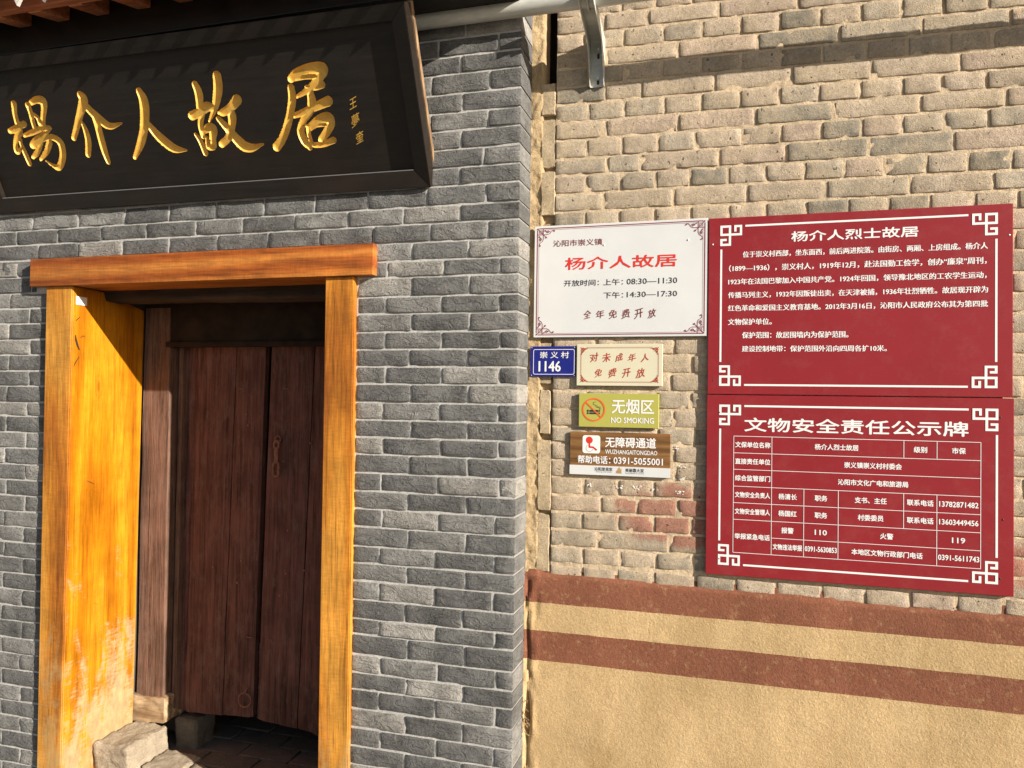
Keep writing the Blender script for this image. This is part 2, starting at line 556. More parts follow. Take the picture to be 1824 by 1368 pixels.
MAT = dict(
    grey=mat_grey_brick(), old=mat_old_brick(),
    grey_mortar=mat_mortar("pale_cement_joint", (0.46, 0.45, 0.43), 0.5),
    old_mortar=mat_mortar("earth_mortar", (0.58, 0.455, 0.31), 1.2),
    return_mortar=mat_mortar("dark_cement_joint", (0.27, 0.26, 0.245), 0.5),  # darker joint colour for the return face
    mud=mat_mortar("yellow_mud", (0.44, 0.325, 0.19), 1.8),
    plaster=mat_plaster(),
    lintel=mat_wood("varnished_lintel_wood", (0.27, 0.062, 0.010), (0.40, 0.115, 0.018), (0.50, 0.185, 0.035), 'X', rough=0.55, saw=0.38, cracks=0.3, rings=3),
    post=mat_wood("varnished_post_wood", (0.30, 0.088, 0.010), (0.50, 0.19, 0.020), (0.62, 0.29, 0.045), 'Z', rough=0.58, saw=0.34, cracks=0.35, worn=((0.40, 0.29, 0.13), 0.0, 1.0, 0.55)),
    jamb=mat_wood("varnished_jamb_board", (0.37, 0.115, 0.004), (0.50, 0.180, 0.006), (0.58, 0.235, 0.012), 'Z', rough=0.35, saw=0.10, cracks=0.12, figure=0.12, worn=((0.40, 0.295, 0.155), 0.0, 1.45, 0.9), rings=2),
    door=mat_door_wood("old_red_door_boards", (0.128, 0.056, 0.044)),
    frame=mat_door_wood("old_brown_frame_timber", (0.150, 0.083, 0.058)),
    foot=mat_wood("bare_weathered_block", (0.20, 0.12, 0.06), (0.34, 0.23, 0.13), (0.44, 0.32, 0.20), 'X', rough=0.9, cracks=0.7),
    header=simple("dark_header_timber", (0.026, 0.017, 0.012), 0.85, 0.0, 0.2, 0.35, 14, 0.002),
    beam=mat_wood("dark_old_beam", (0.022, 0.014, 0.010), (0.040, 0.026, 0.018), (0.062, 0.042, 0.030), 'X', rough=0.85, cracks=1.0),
    black=mat_black_lacquer(), gold=mat_gold(), steel=mat_steel(),
    edgewood=mat_wood("pale_edge_wood", (0.19, 0.115, 0.062), (0.27, 0.17, 0.095), (0.34, 0.225, 0.13), 'Z', rough=0.55, cracks=0.3),
    shaded_stone=mat_mortar("shaded_sill_stone", (0.13, 0.115, 0.095), 2.0),  # sill stone with the doorway shade painted into its colour
    stone=mat_mortar("worn_limestone", (0.38, 0.315, 0.235), 2.6),
    paver=mat_mortar("dark_floor_brick", (0.15, 0.125, 0.105), 1.0),
    ground=mat_mortar("ground_paving", (0.21, 0.19, 0.165), 1.5),
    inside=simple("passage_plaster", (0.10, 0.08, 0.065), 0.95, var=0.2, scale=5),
    rust=simple("rusted_iron", (0.26, 0.125, 0.085), 0.75, 0.3, var=0.35, scale=90, bump=0.001),
    rafter=mat_wood("red_oxide_rafter", (0.40, 0.105, 0.038), (0.56, 0.17, 0.065), (0.66, 0.25, 0.11), 'X', rough=0.6, cracks=0.7),
    tile=mat_mortar("grey_roof_tile", (0.17, 0.165, 0.155), 1.0),
    whitetile=mat_mortar("pale_drip_tile", (0.55, 0.53, 0.48), 1.0),
    board_white=mat_board("white_board", (0.62, 0.63, 0.635), 0.42, dust=0.06),
    board_red=mat_board("crimson_board", (0.245, 0.016, 0.022), 0.40, ribs=60, dust=0.07),
    board_blue=mat_board("navy_enamel", (0.012, 0.018, 0.19), 0.22, dust=0.05),
    board_cream=mat_board("cream_board", (0.62, 0.59, 0.44), 0.42, dust=0.06),
    board_green=mat_board("olive_board", (0.40, 0.385, 0.085), 0.45, dust=0.05),
    board_brown=mat_wood("wood_print_board", (0.145, 0.066, 0.022), (0.215, 0.105, 0.036), (0.27, 0.14, 0.05), 'X', rough=0.45, cracks=0.0),
    board_edge=simple("pvc_edge", (0.62, 0.60, 0.55), 0.6),
    white=simple("white_print", (0.78, 0.77, 0.77), 0.45), red=simple("red_print", (0.60, 0.035, 0.025), 0.45),
    red2=simple("brick_red_print", (0.42, 0.05, 0.028), 0.5), maroon=simple("maroon_print", (0.19, 0.035, 0.032), 0.5),
    ink=simple("ink_print", (0.028, 0.028, 0.035), 0.5), line_maroon=simple("maroon_line", (0.22, 0.025, 0.045), 0.5),
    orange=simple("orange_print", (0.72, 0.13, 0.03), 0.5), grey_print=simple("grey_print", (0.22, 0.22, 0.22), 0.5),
    goldprint=simple("gold_print", (0.42, 0.27, 0.10), 0.5), paper=simple("paper", (0.72, 0.68, 0.60), 0.8, var=0.1, scale=60),
    straw=simple("dry_stalk", (0.34, 0.22, 0.11), 0.9, var=0.2), hole=simple("screw_head", (0.06, 0.04, 0.03), 0.6, 0.5),
    screw=simple("bright_screw", (0.75, 0.72, 0.70), 0.35, 0.3), glue=simple("dried_white_glue", (0.62, 0.60, 0.56), 0.55, var=0.1),
)

# ------------------------------------------------------------------ measured layout (metres)
OLD_BEDS = [(2.931, 2.92, 2.915), (2.867, 2.861, 2.849), (2.801, 2.797, 2.783), (2.743, 2.735, 2.722), (2.675, 2.676, 2.656), (2.612, 2.609, 2.593), (2.547, 2.545, 2.534), (2.484, 2.48, 2.475), (2.415, 2.413, 2.413),
 (2.355, 2.35, 2.344), (2.288, 2.287, 2.276), (2.223, 2.22, 2.215), (2.158, 2.156, 2.155), (2.094, 2.091, 2.092), (2.03, 2.027, 2.028), (1.965, 1.963, 1.96), (1.901, 1.898, 1.897), (1.837, 1.834, 1.836),
 (1.773, 1.77, 1.77), (1.709, 1.707, 1.707), (1.645, 1.643, 1.637), (1.581, 1.581, 1.574), (1.515, 1.52, 1.514), (1.453, 1.455, 1.45), (1.395, 1.396, 1.39), (1.333, 1.335, 1.329), (1.272, 1.275, 1.26),
 (1.208, 1.214, 1.205), (1.147, 1.152, 1.146), (1.085, 1.092, 1.084), (1.024, 1.026, 1.023), (0.964, 0.967, 0.955)]
OLD_JOINTS = {0: [-0.54, -0.405, -0.286, -0.158],
 1: [-0.464, -0.31, -0.07, 0.185],
 2: [-0.539, -0.394, -0.257, -0.126, 0.003, 0.129, 0.255, 0.378, 0.5, 0.619, 0.745],
 3: [-0.457, -0.206, 0.057, 0.313, 0.557, 0.803],
 4: [-0.521, -0.39, -0.259, -0.13, 0.002, 0.13, 0.26, 0.394, 0.515, 0.636, 0.756],
 5: [-0.458, -0.33, -0.081, 0.167, 0.411, 0.666],
 6: [-0.517, -0.389, -0.25, -0.126, 0.001, 0.129, 0.252, 0.378, 0.501, 0.616, 0.741],
 7: [-0.454, -0.203, 0.052, 0.297, 0.553, 0.793],
 8: [-0.522, -0.397, -0.27, -0.146, 0.011, 0.135, 0.26, 0.382, 0.501, 0.622, 0.746],
 9: [-0.45, -0.33, -0.065, 0.152, 0.402, 0.649],
 10: [-0.524, -0.399, -0.279, -0.16, -0.035, 0.087, 0.209, 0.33, 0.451, 0.571, 0.69, 0.808],
 11: [-0.461, -0.214, 0.028, 0.276, 0.525, 0.76],
 12: [-0.525, -0.404, -0.278, -0.156, -0.029, 0.087, 0.216, 0.344, 0.463, 0.583, 0.708, 0.827],
 19: [-0.208],
 20: [-0.385, -0.264, -0.148],
 21: [-0.455, -0.217],
 22: [-0.513, -0.387, -0.267, -0.151],
 23: [-0.452, -0.209],
 24: [-0.511, -0.386, -0.261, -0.14],
 25: [-0.45, -0.207],
 26: [-0.46, -0.201],
 27: [-0.521, -0.394, -0.271, -0.142],
 28: [-0.456, -0.331],
 29: [-0.522, -0.394, -0.272, -0.148],
 30: [-0.467, -0.219],
 31: [-0.518, -0.388, -0.263, -0.14]}
GREY_RIGHT_BEDS = [2.894, 2.833, 2.769, 2.705, 2.634, 2.566, 2.502, 2.435, 2.369, 2.305, 2.236, 2.174, 2.108, 2.042, 1.983, 1.913, 1.851, 1.785, 1.722, 1.659, 1.596, 1.529, 1.465, 1.401, 1.339, 1.271, 1.205, 1.14, 1.074, 1.004, 0.942,
 0.877, 0.809, 0.74, 0.683, 0.609, 0.544, 0.483, 0.414, 0.344, 0.278, 0.213, 0.147, 0.082, 0.016, -0.05, -0.115, -0.181]
GREY_LEFT_BEDS = [2.894, 2.833, 2.769, 2.705, 2.634, 2.566, 2.502, 2.435, 2.369, 2.305, 2.239, 2.178, 2.101, 2.036, 1.968, 1.903, 1.839, 1.771, 1.706, 1.638, 1.574, 1.505, 1.446, 1.377, 1.31, 1.242, 1.175, 1.109, 1.042, 0.977, 0.911,
 0.847, 0.781, 0.713, 0.644, 0.581, 0.508, 0.443, 0.376, 0.308, 0.245, 0.181, 0.117, 0.05, -0.014, -0.08, -0.146]
GREY_JOINTS = {0: [-0.938],
 1: [-1.041, -0.813],
 2: [-0.953],
 3: [-1.064, -0.844],
 4: [-0.945],
 5: [-1.066, -0.847],
 6: [-0.949],
 7: [-1.079, -0.864],
 8: [-0.952],
 9: [-2.403, -2.189, -1.965, -1.75, -1.531, -1.31, -1.076, -0.853],
 10: [-2.969, -2.747, -2.518, -2.296, -2.06, -1.843, -1.614, -1.391, -1.167, -0.947],
 11: [-2.85, -2.633, -2.411, -2.186, -1.957, -1.729, -1.507, -1.284, -1.06, -0.842],
 12: [-1.13, -0.915],
 13: [-1.227, -1.007, -0.796],
 14: [-1.13, -0.909],
 15: [-1.229, -1.013, -0.796],
 16: [-1.127, -0.907],
 17: [-1.23, -1.01, -0.792],
 18: [-1.134, -0.912],
 19: [-1.227, -1.009, -0.794],
 20: [-1.125, -0.908],
 21: [-1.234, -1.014, -0.796],
 22: [-1.123, -0.908],
 23: [-1.232, -1.009, -0.794],
 24: [-1.127, -0.906],
 25: [-1.238, -1.016, -0.787],
 26: [-1.131, -0.907],
 27: [-1.232, -1.011, -0.801],
 28: [-1.127, -0.909],
 29: [-1.238, -1.022, -0.801],
 30: [-1.131, -0.907],
 31: [-1.236, -1.024, -0.807],
 32: [-1.135, -0.917],
 33: [-1.235, -1.017, -0.797],
 34: [-1.123, -0.905],
 35: [-1.228, -1.009, -0.791],
 36: [-1.126, -0.911],
 37: [-1.233, -1.014, -0.793],
 38: [-1.128, -0.911],
 39: [-1.224, -1.009, -0.795],
 40: [-1.128, -0.911]}
GREY_LEFT_JOINTS = {12: [-2.955],
 14: [-2.995],
 15: [-2.888],
 16: [-2.995],
 17: [-2.88],
 18: [-2.994],
 19: [-2.881],
 20: [-2.999],
 21: [-2.889],
 22: [-3.001],
 23: [-2.891],
 24: [-3.002],
 25: [-2.887],
 26: [-2.993],
 27: [-2.887],
 28: [-2.995],
 29: [-2.89],
 30: [-2.995],
 31: [-2.887],
 32: [-2.997],
 33: [-2.887],
 34: [-2.995],
 35: [-2.883],
 36: [-2.991],
 37: [-2.891],
 38: [-2.989],
 39: [-2.883],
 40: [-2.985],
 41: [-2.882],
 42: [-2.981],
 43: [-2.881],
 44: [-2.976]}
STROKES = {'g': [[(-0.8838, 0.4197, 0.01), (-0.8777, 0.3933, 0.0132), (-0.8815, 0.3648, 0.0126), (-0.8911, 0.3365, 0.0095)],
       [(-0.782, 0.4405, 0.0135), (-0.789, 0.4027, 0.0148), (-0.8062, 0.3642, 0.0131), (-0.8286, 0.3256, 0.0088), (-0.8616, 0.2884, 0.0032)],
       [(-0.9306, 0.3133, 0.0128), (-0.8948, 0.3222, 0.0128), (-0.8554, 0.3394, 0.0139), (-0.8242, 0.3282, 0.0076)], [(-0.8836, 0.3184, 0.0096), (-0.9033, 0.2786, 0.009), (-0.9045, 0.2368, 0.0078)],
       [(-0.9355, 0.2463, 0.0052), (-0.9215, 0.22, 0.0085), (-0.913, 0.1756, 0.0092)],
       [(-0.9021, 0.2516, 0.0065), (-0.8686, 0.2652, 0.0129), (-0.8543, 0.257, 0.0141), (-0.8655, 0.225, 0.011), (-0.8706, 0.1982, 0.0104), (-0.8942, 0.198, 0.0079), (-0.889, 0.2297, 0.0059)],
       [(-0.7212, 0.3525, 0.0148), (-0.7563, 0.3284, 0.0119), (-0.7926, 0.314, 0.0107), (-0.8106, 0.3137, 0.0051)],
       [(-0.7723, 0.3222, 0.01), (-0.7588, 0.3025, 0.0138), (-0.7704, 0.2625, 0.0114), (-0.7933, 0.2257, 0.0109), (-0.8312, 0.2027, 0.0104)],
       [(-0.8199, 0.2945, 0.0076), (-0.799, 0.2676, 0.0108), (-0.7712, 0.2271, 0.0141), (-0.7416, 0.1922, 0.0161), (-0.7055, 0.1807, 0.0115), (-0.6531, 0.1907, 0.0025)]],
 'j': [[(-1.4088, 0.4285, 0.0114), (-1.403, 0.4075, 0.0161), (-1.437, 0.3627, 0.0123), (-1.4761, 0.31, 0.0104), (-1.5038, 0.2743, 0.0091)],
       [(-1.4072, 0.3969, 0.0108), (-1.38, 0.3612, 0.0128), (-1.346, 0.326, 0.0136), (-1.3129, 0.305, 0.0102), (-1.2554, 0.3117, 0.0027)],
       [(-1.4431, 0.3336, 0.0041), (-1.4361, 0.3007, 0.009), (-1.4389, 0.257, 0.0111), (-1.4594, 0.2075, 0.0099)],
       [(-1.3768, 0.353, 0.0081), (-1.372, 0.3083, 0.0116), (-1.3745, 0.2524, 0.0124), (-1.3754, 0.2082, 0.0112), (-1.3727, 0.1729, 0.0084)]],
 'k': [[(-0.4833, 0.4033, 0.0106), (-0.4562, 0.4189, 0.0123), (-0.4077, 0.429, 0.0139), (-0.3594, 0.4272, 0.0162), (-0.3519, 0.4173, 0.0139), (-0.373, 0.396, 0.0122), (-0.401, 0.374, 0.0106), (-0.4384, 0.3553, 0.0077),
        (-0.475, 0.3418, 0.0048)],
       [(-0.4663, 0.4045, 0.0082), (-0.4202, 0.4041, 0.0064), (-0.3871, 0.4, 0.0058)], [(-0.428, 0.3709, 0.0059), (-0.3964, 0.3654, 0.0071), (-0.365, 0.3736, 0.0094)],
       [(-0.4906, 0.3737, 0.0107), (-0.4947, 0.3379, 0.012), (-0.515, 0.2888, 0.0116), (-0.5423, 0.2394, 0.0117), (-0.5714, 0.2008, 0.0119), (-0.5999, 0.1763, 0.0126)],
       [(-0.4186, 0.3492, 0.0107), (-0.4188, 0.3203, 0.0131), (-0.4343, 0.288, 0.0108), (-0.4679, 0.2595, 0.0097), (-0.4867, 0.2236, 0.0117), (-0.4795, 0.1883, 0.0118), (-0.4632, 0.165, 0.0081)],
       [(-0.5004, 0.2791, 0.0073), (-0.4613, 0.2873, 0.0097), (-0.4076, 0.3026, 0.0114), (-0.3534, 0.3176, 0.0136)],
       [(-0.4468, 0.235, 0.0098), (-0.4047, 0.2574, 0.0121), (-0.3673, 0.2612, 0.0156), (-0.3601, 0.2398, 0.012), (-0.3807, 0.2157, 0.0115), (-0.4102, 0.1892, 0.0098)],
       [(-0.456, 0.2386, 0.0061), (-0.4554, 0.1982, 0.0068), (-0.4474, 0.1744, 0.0074), (-0.4072, 0.1727, 0.0086), (-0.3611, 0.1839, 0.0091)],
       [(-0.4487, 0.2265, 0.0049), (-0.419, 0.2386, 0.0055), (-0.3856, 0.2389, 0.0048)]],
 'r': [[(-1.1353, 0.418, 0.0103), (-1.1271, 0.3855, 0.0156), (-1.1376, 0.3387, 0.0158), (-1.1628, 0.2802, 0.014), (-1.1934, 0.2332, 0.0129), (-1.2402, 0.1814, 0.0069)],
       [(-1.1409, 0.3077, 0.0079), (-1.115, 0.2656, 0.0133), (-1.0819, 0.2284, 0.0154), (-1.0453, 0.2012, 0.0127), (-0.9932, 0.1915, 0.0027)]],
 'w': [[(-1.7431, 0.4236, 0.0105), (-1.7551, 0.3882, 0.0092), (-1.7589, 0.3518, 0.01)], [(-1.8088, 0.3236, 0.0086), (-1.7874, 0.3271, 0.0108), (-1.7569, 0.3376, 0.01), (-1.7255, 0.3448, 0.0099)],
       [(-1.761, 0.3379, 0.0107), (-1.7628, 0.3188, 0.0122), (-1.7906, 0.2919, 0.0094), (-1.8049, 0.2701, 0.0087), (-1.8086, 0.2429, 0.0103), (-1.7844, 0.2524, 0.0044), (-1.767, 0.2869, 0.0036)],
       [(-1.7765, 0.2811, 0.0058), (-1.773, 0.245, 0.0087), (-1.7691, 0.2152, 0.0095), (-1.7666, 0.1919, 0.0088)],
       [(-1.6763, 0.4131, 0.0097), (-1.675, 0.3881, 0.0091), (-1.6792, 0.3538, 0.0084), (-1.6803, 0.3191, 0.0078)],
       [(-1.6562, 0.4208, 0.0083), (-1.6238, 0.4285, 0.011), (-1.5969, 0.4201, 0.0137), (-1.603, 0.3947, 0.0104), (-1.6235, 0.3589, 0.0091), (-1.6332, 0.325, 0.0092), (-1.6086, 0.32, 0.0077)],
       [(-1.6668, 0.378, 0.0063), (-1.6496, 0.3641, 0.007), (-1.6465, 0.3387, 0.0084)], [(-1.7434, 0.3013, 0.0065), (-1.6967, 0.3107, 0.0093), (-1.6504, 0.32, 0.0085), (-1.6022, 0.3195, 0.0049)],
       [(-1.6118, 0.3126, 0.0049), (-1.6476, 0.2975, 0.0078), (-1.6885, 0.2813, 0.0107), (-1.7188, 0.2608, 0.0115)],
       [(-1.7188, 0.2608, 0.0101), (-1.6835, 0.2732, 0.01), (-1.6448, 0.2845, 0.0092), (-1.6037, 0.2828, 0.0099), (-1.5773, 0.2605, 0.012), (-1.579, 0.2285, 0.0121), (-1.5938, 0.1971, 0.0115), (-1.6252, 0.1664, 0.0102),
        (-1.6542, 0.1781, 0.0058), (-1.6771, 0.196, 0.0029)],
       [(-1.675, 0.2674, 0.0093), (-1.7067, 0.234, 0.0094), (-1.7376, 0.2144, 0.0066)], [(-1.6303, 0.2655, 0.0107), (-1.6583, 0.2339, 0.0094), (-1.7032, 0.203, 0.0051)]]}
SIGNATURE = [('王', -0.2585, 0.3025, 0.0398), ('夢', -0.2613, 0.2451, 0.0502), ('奎', -0.2556, 0.1866, 0.0456)]
TXT_WHITE = [('沁阳市崇义镇', -0.638, -0.461, 2.1075, 0.023, 'maroon', 0.012), ('杨介人故居', -0.593, -0.203, 2.033, 0.043, 'red', 0.03), ('开放时间：', -0.597, -0.471, 1.963, 0.022, 'ink', 0.012),
 ('上午：', -0.455, -0.386, 1.963, 0.022, 'ink', 0.012), ('08:30—11:30', -0.373, -0.2, 1.963, 0.02, 'ink', 0.008), ('下午：', -0.454, -0.385, 1.917, 0.022, 'ink', 0.012),
 ('14:30—17:30', -0.372, -0.2, 1.9175, 0.019, 'ink', 0.008), ('全年免费开放', -0.526, -0.269, 1.8505, 0.031, 'maroon', 0.012)]
TXT_BLUE = [('崇 义 村', -0.683, -0.577, 1.7075, 0.023, 'white', 0.015), ('1146', -0.687, -0.607, 1.6665, 0.037, 'white', 0.03)]
TXT_CREAM = [('对未成年人', -0.5, -0.292, 1.698, 0.03, 'red2', 0.012), ('免费开放', -0.484, -0.306, 1.644, 0.031, 'red2', 0.012)]
TXT_GREEN = [('无烟区', -0.42, -0.275, 1.5265, 0.049, 'white', 0.02), ('NO SMOKING', -0.422, -0.274, 1.4785, 0.019, 'white', 0.03)]
TXT_BROWN = [('无障碍通道', -0.442, -0.267, 1.401, 0.035, 'white', 0.03), ('WUZHANGAITONGDAO', -0.442, -0.262, 1.3675, 0.015, 'white', 0.02), ('帮助电话：', -0.539, -0.424, 1.338, 0.027, 'white', 0.03),
 ('0391-5055001', -0.412, -0.243, 1.3375, 0.023, 'white', 0.03), ('沁阳是我家', -0.479, -0.416, 1.3055, 0.013, 'ink', 0.03), ('Qinyang is my home', -0.475, -0.419, 1.2955, 0.005, 'ink', 0),
 ('美丽靠大家', -0.371, -0.307, 1.305, 0.013, 'ink', 0.03), ('Beauty depends on everyone', -0.37, -0.307, 1.2945, 0.005, 'ink', 0)]
TXT_RED1 = [('杨介人烈士故居', 0.168, 0.545, 2.0955, 0.033, 'white', 0.035), ('位于崇义村西部，坐东面西，前后两进院落。由街房、两厢、上房组成。杨介人', 0.015, 0.739, 2.042, 0.021, 'white', 0.026),
 ('（1899—1936），崇义村人，1919年12月，赴法国勤工俭学，创办“廉泉”周刊，', -0.029, 0.736, 1.9965, 0.022, 'white', 0.026), ('1923年在法国巴黎加入中国共产党。1924年回国，领导豫北地区的工农学生运动，', -0.031, 0.736, 1.9515, 0.021, 'white', 0.026),
 ('传播马列主义，1932年因叛徒出卖，在天津被捕，1936年壮烈牺牲。故居现开辟为', -0.031, 0.74, 1.9065, 0.021, 'white', 0.026), ('红色革命和爱国主义教育基地。2012年3月16日，沁阳市人民政府公布其为第四批', -0.031, 0.74, 1.8625, 0.021, 'white', 0.026),
 ('文物保护单位。', -0.031, 0.108, 1.8165, 0.021, 'white', 0.026), ('保护范围：故居围墙内为保护范围。', 0.015, 0.343, 1.7715, 0.021, 'white', 0.026), ('建设控制地带：保护范围外沿向四周各扩10米。', 0.015, 0.456, 1.726, 0.02, 'white', 0.026)]
TXT_RED2_TITLE = [('文物安全责任公示牌', 0.025, 0.687, 1.4735, 0.045, 'white', 0.03)]
TAB_V = [-0.009, 0.112, 0.212, 0.316, 0.507, 0.601, 0.722]
TAB_H = [1.434, 1.378, 1.323, 1.267, 1.212, 1.1565, 1.1015, 1.0465]
ORN_RED1 = [(-0.059, 2.143), (0.765, 2.142), (-0.058, 1.601), (0.768, 1.602)]
ORN_RED2 = [(-0.057, 1.54), (0.769, 1.537), (-0.057, 1.003), (0.769, 1.002)]
ICON = {'bld': [(-0.404, 1.316), (-0.381, 1.294)],
 'bluein': [(-0.707, 1.727), (-0.557, 1.638)],
 'body': [(-0.499, 1.396), (-0.498, 1.382), (-0.485, 1.381), (-0.472, 1.371)],
 'cig': [(-0.508, 1.512), (-0.462, 1.513), (-0.507, 1.501), (-0.461, 1.502)],
 'head': [(-0.499, 1.406), (-0.486, 1.406)],
 'nos': [(-0.484, 1.514), (-0.443, 1.514)],
 'slash': [(-0.512, 1.54), (-0.456, 1.486)],
 'smoke': [(-0.476, 1.541), (-0.485, 1.54), (-0.486, 1.533), (-0.478, 1.529), (-0.474, 1.523), (-0.464, 1.521), (-0.462, 1.512)],
 'strip': [(-0.569, 1.318), (-0.217, 1.316)],
 'wc': [(-0.498, 1.378), (-0.485, 1.378)],
 'wheel': [(-0.523, 1.423), (-0.46, 1.36)]}

# ------------------------------------------------------------------ ground
me = grid_mesh(-60, 60, 0, 1, 120, lambda x, z: 0)
bm = bmesh.new()
gv = [bm.verts.new(c) for c in ((-400, -400, -0.16), (400, -400, -0.16), (400, 400, -0.16), (-400, 400, -0.16))]
bm.faces.new(gv)
g = obj("ground", bm_mesh(bm), MAT['ground'])
g['kind'] = 'structure'
bpy.data.meshes.remove(me)

# ------------------------------------------------------------------ bricks
def brick_mesh(w, h, d, nx, nz, seed, relief, edge, back, cleft=0.0, depths=None, chip=0.0, tilt=0.0):
    """front face centred on the origin in XZ, facing -Y, body running back to +Y"""
    rs = random.Random(seed)
    b = min(0.0024, w * 0.12)
    xs = [-w / 2, -w / 2 + b] + [-w / 2 + b + (w - 2 * b) * i / (nx - 2) for i in range(1, nx - 2)] + [w / 2 - b, w / 2]
    zs = [-h / 2, -h / 2 + b] + [-h / 2 + b + (h - 2 * b) * i / (nz - 2) for i in range(1, nz - 2)] + [h / 2 - b, h / 2]
    NX, NZ = len(xs), len(zs)
    ox, oz = rs.uniform(0, 50), rs.uniform(0, 50)
    tx, tz = rs.uniform(-tilt, tilt), rs.uniform(-tilt, tilt)
    vs = []
    def edge_off(x, z, k):
        return noise.fractal(Vector((x * 38 + ox, z * 38 + oz, k)), 0.8, 2.0, 3) * edge
    for j, z in enumerate(zs):
        for i, x in enumerate(xs):
            y = -relief * noise.fractal(Vector((x * 14 + ox, z * 20 + oz, seed)), 1.0, 2.0, 4)
            if cleft:
                q = noise.noise(Vector((x * 9 + oz, z * 26 + ox, 3.3)))
                y -= cleft * math.tanh(7 * q)
            y += x * tx + z * tz
            bi = i == 0 or i == NX - 1
            bj = j == 0 or j == NZ - 1
            dx = dz = 0.0
            if i <= 1 or i >= NX - 2:
                dx = edge_off(0 if i < 2 else 9, z, 1.0) * (1 if bi else 0.8)
            if j <= 1 or j >= NZ - 2:
                dz = edge_off(x, 0 if j < 2 else 9, 2.0) * (1 if bj else 0.8)
            if bi:
                dx += (b * 0.25) * (1 if i == 0 else -1) * (1 if bj else 0)
            if bi or bj:
                y += back * (1.0 if not (bi and bj) else 1.8)
            if chip and (i <= 1 or i >= NX - 2 or j <= 1 or j >= NZ - 2):
                cpn = noise.noise(Vector((x * 30 + ox, z * 30 + oz, 8)))
                if cpn > 0.35:
                    y += chip * (cpn - 0.35) * 2
            vs.append((x + dx, y, z + dz))
    fs = []
    for j in range(NZ - 1):
        for i in range(NX - 1):
            a = j * NX + i
            fs.append((a, a + 1, a + NX + 1, a + NX))
    ring = [i for i in range(NX)] + [j * NX + NX - 1 for j in range(1, NZ)] + [(NZ - 1) * NX + i for i in range(NX - 2, -1, -1)] + [j * NX for j in range(NZ - 2, 0, -1)]
    prev = ring
    for dd in (depths or [d]):
        nb = len(vs)
        for k in ring:
            x, y, z = vs[k]
            jx = noise.noise(Vector((z * 30 + ox, dd * 40, 5))) * edge * 0.7 if depths else 0
            vs.append((x + jx, dd, z))
        cur = list(range(nb, nb + len(ring)))
        for a in range(len(ring)):
            c = (a + 1) % len(ring)
            fs.append((prev[c], prev[a], cur[a], cur[c]))
        prev = cur
    return mesh(vs, fs, True, 32)

def grey_colour(rs):
    t = rs.random()
    if t < 0.11:
        k = rs.uniform(0.24, 0.30)
        return (k, k * 0.955, k * 0.885)
    if t < 0.35:
        k = rs.uniform(0.165, 0.21)
        return (k, k * 0.98, k * 0.94)
    k = rs.uniform(0.112, 0.148)
    return (k, k * 0.99, k * 0.965)

GREY_Y = -0.147          # brick face of the new cladding
CORNER = -0.729          # its right-hand corner
grey_wall = thing("brick_wall", "grey split-face brick facade of the gatehouse, around the orange timber doorway", "wall", (-2.06, GREY_Y, -0.15))

def grey_brick(x0, x1, z0, z1, seed, corner=False, far=False):
    rs = random.Random(seed * 13 + 5)
    g_ = 0.0045
    w, h = (x1 - x0) - (g_ if corner else 2 * g_) , (z1 - z0) - 2 * g_
    if corner:
        cx = x0 + g_ + w / 2
    else:
        cx = (x0 + x1) / 2
    cz = (z0 + z1) / 2
    nx = max(4, int(w / 0.015))
    me = brick_mesh(w, h, 0.03, nx if not far else 4, 5 if not far else 3, seed, 0.0024, 0.0010, 0.0013, cleft=0.0016, depths=[0.045, 0.09, 0.152] if corner else None, chip=0.003)
    o = bpy.data.objects.new("brick", me)
    link(o)
    o.parent = grey_wall
    o.location = Vector((cx, GREY_Y - rs.uniform(0, 0.0015), cz)) - grey_wall.location
    me.materials.append(MAT['grey'])
    o.color = (*grey_colour(rs), 1)
    return o

DOOR_L, DOOR_R, LINT0, LINT1 = -2.775, -1.345, 1.990, 2.104
LX0, LX1 = -2.850, -1.268
def segs(joints, x0, x1, pitch=0.2395, gen_left=True):
    """brick spans between x0 and x1; joints given, continued to the left with the bond pitch"""
    js = sorted(joints)
    if gen_left:
        while js and js[0] - pitch > x0 + 0.03:
            js.insert(0, js[0] - pitch)
        if js and js[0] < x0 + 0.02:
            js.pop(0)
    e = [x0] + [j for j in js if x0 + 0.012 < j < x1 - 0.012] + [x1]
    return list(zip(e[:-1], e[1:]))

seed = 100
cut_bm = []
NB = len(GREY_RIGHT_BEDS) - 1
for i in range(NB):
    zt, zb = GREY_RIGHT_BEDS[i], GREY_RIGHT_BEDS[i + 1]
    js = GREY_JOINTS.get(i)
    if js is None:
        js = GREY_JOINTS[39 if i % 2 else 40]
    if zt > LINT1 - 0.01:
        zb2 = zb
        left_edge = -4.6
    elif zb < LINT0:
        left_edge = DOOR_R
    else:
        left_edge = LX1 if zt > LINT0 + 0.02 else DOOR_R
    if left_edge > -4:
        for a, b in segs(js, left_edge, CORNER):
            seed += 1
            grey_brick(a, b, zb, zt, seed, corner=(b == CORNER))
    else:
        for a, b in segs(js, -4.6, CORNER):
            if b < -3.35:
                continue
            seed += 1
            # row that the lintel cuts into
            grey_brick(a, b, zb, zt, seed, corner=(b == CORNER))
# rows above the measured ones, up behind the eave
z = GREY_RIGHT_BEDS[0]
k = 0
while z < 3.42:
    js = GREY_JOINTS[0 if k % 2 else 1]
    for a, b in segs(js, -1.75, CORNER):
        seed += 1
        grey_brick(a, b, z, z + 0.0655, seed, corner=(b == CORNER), far=True)
    z += 0.0655
    k += 1
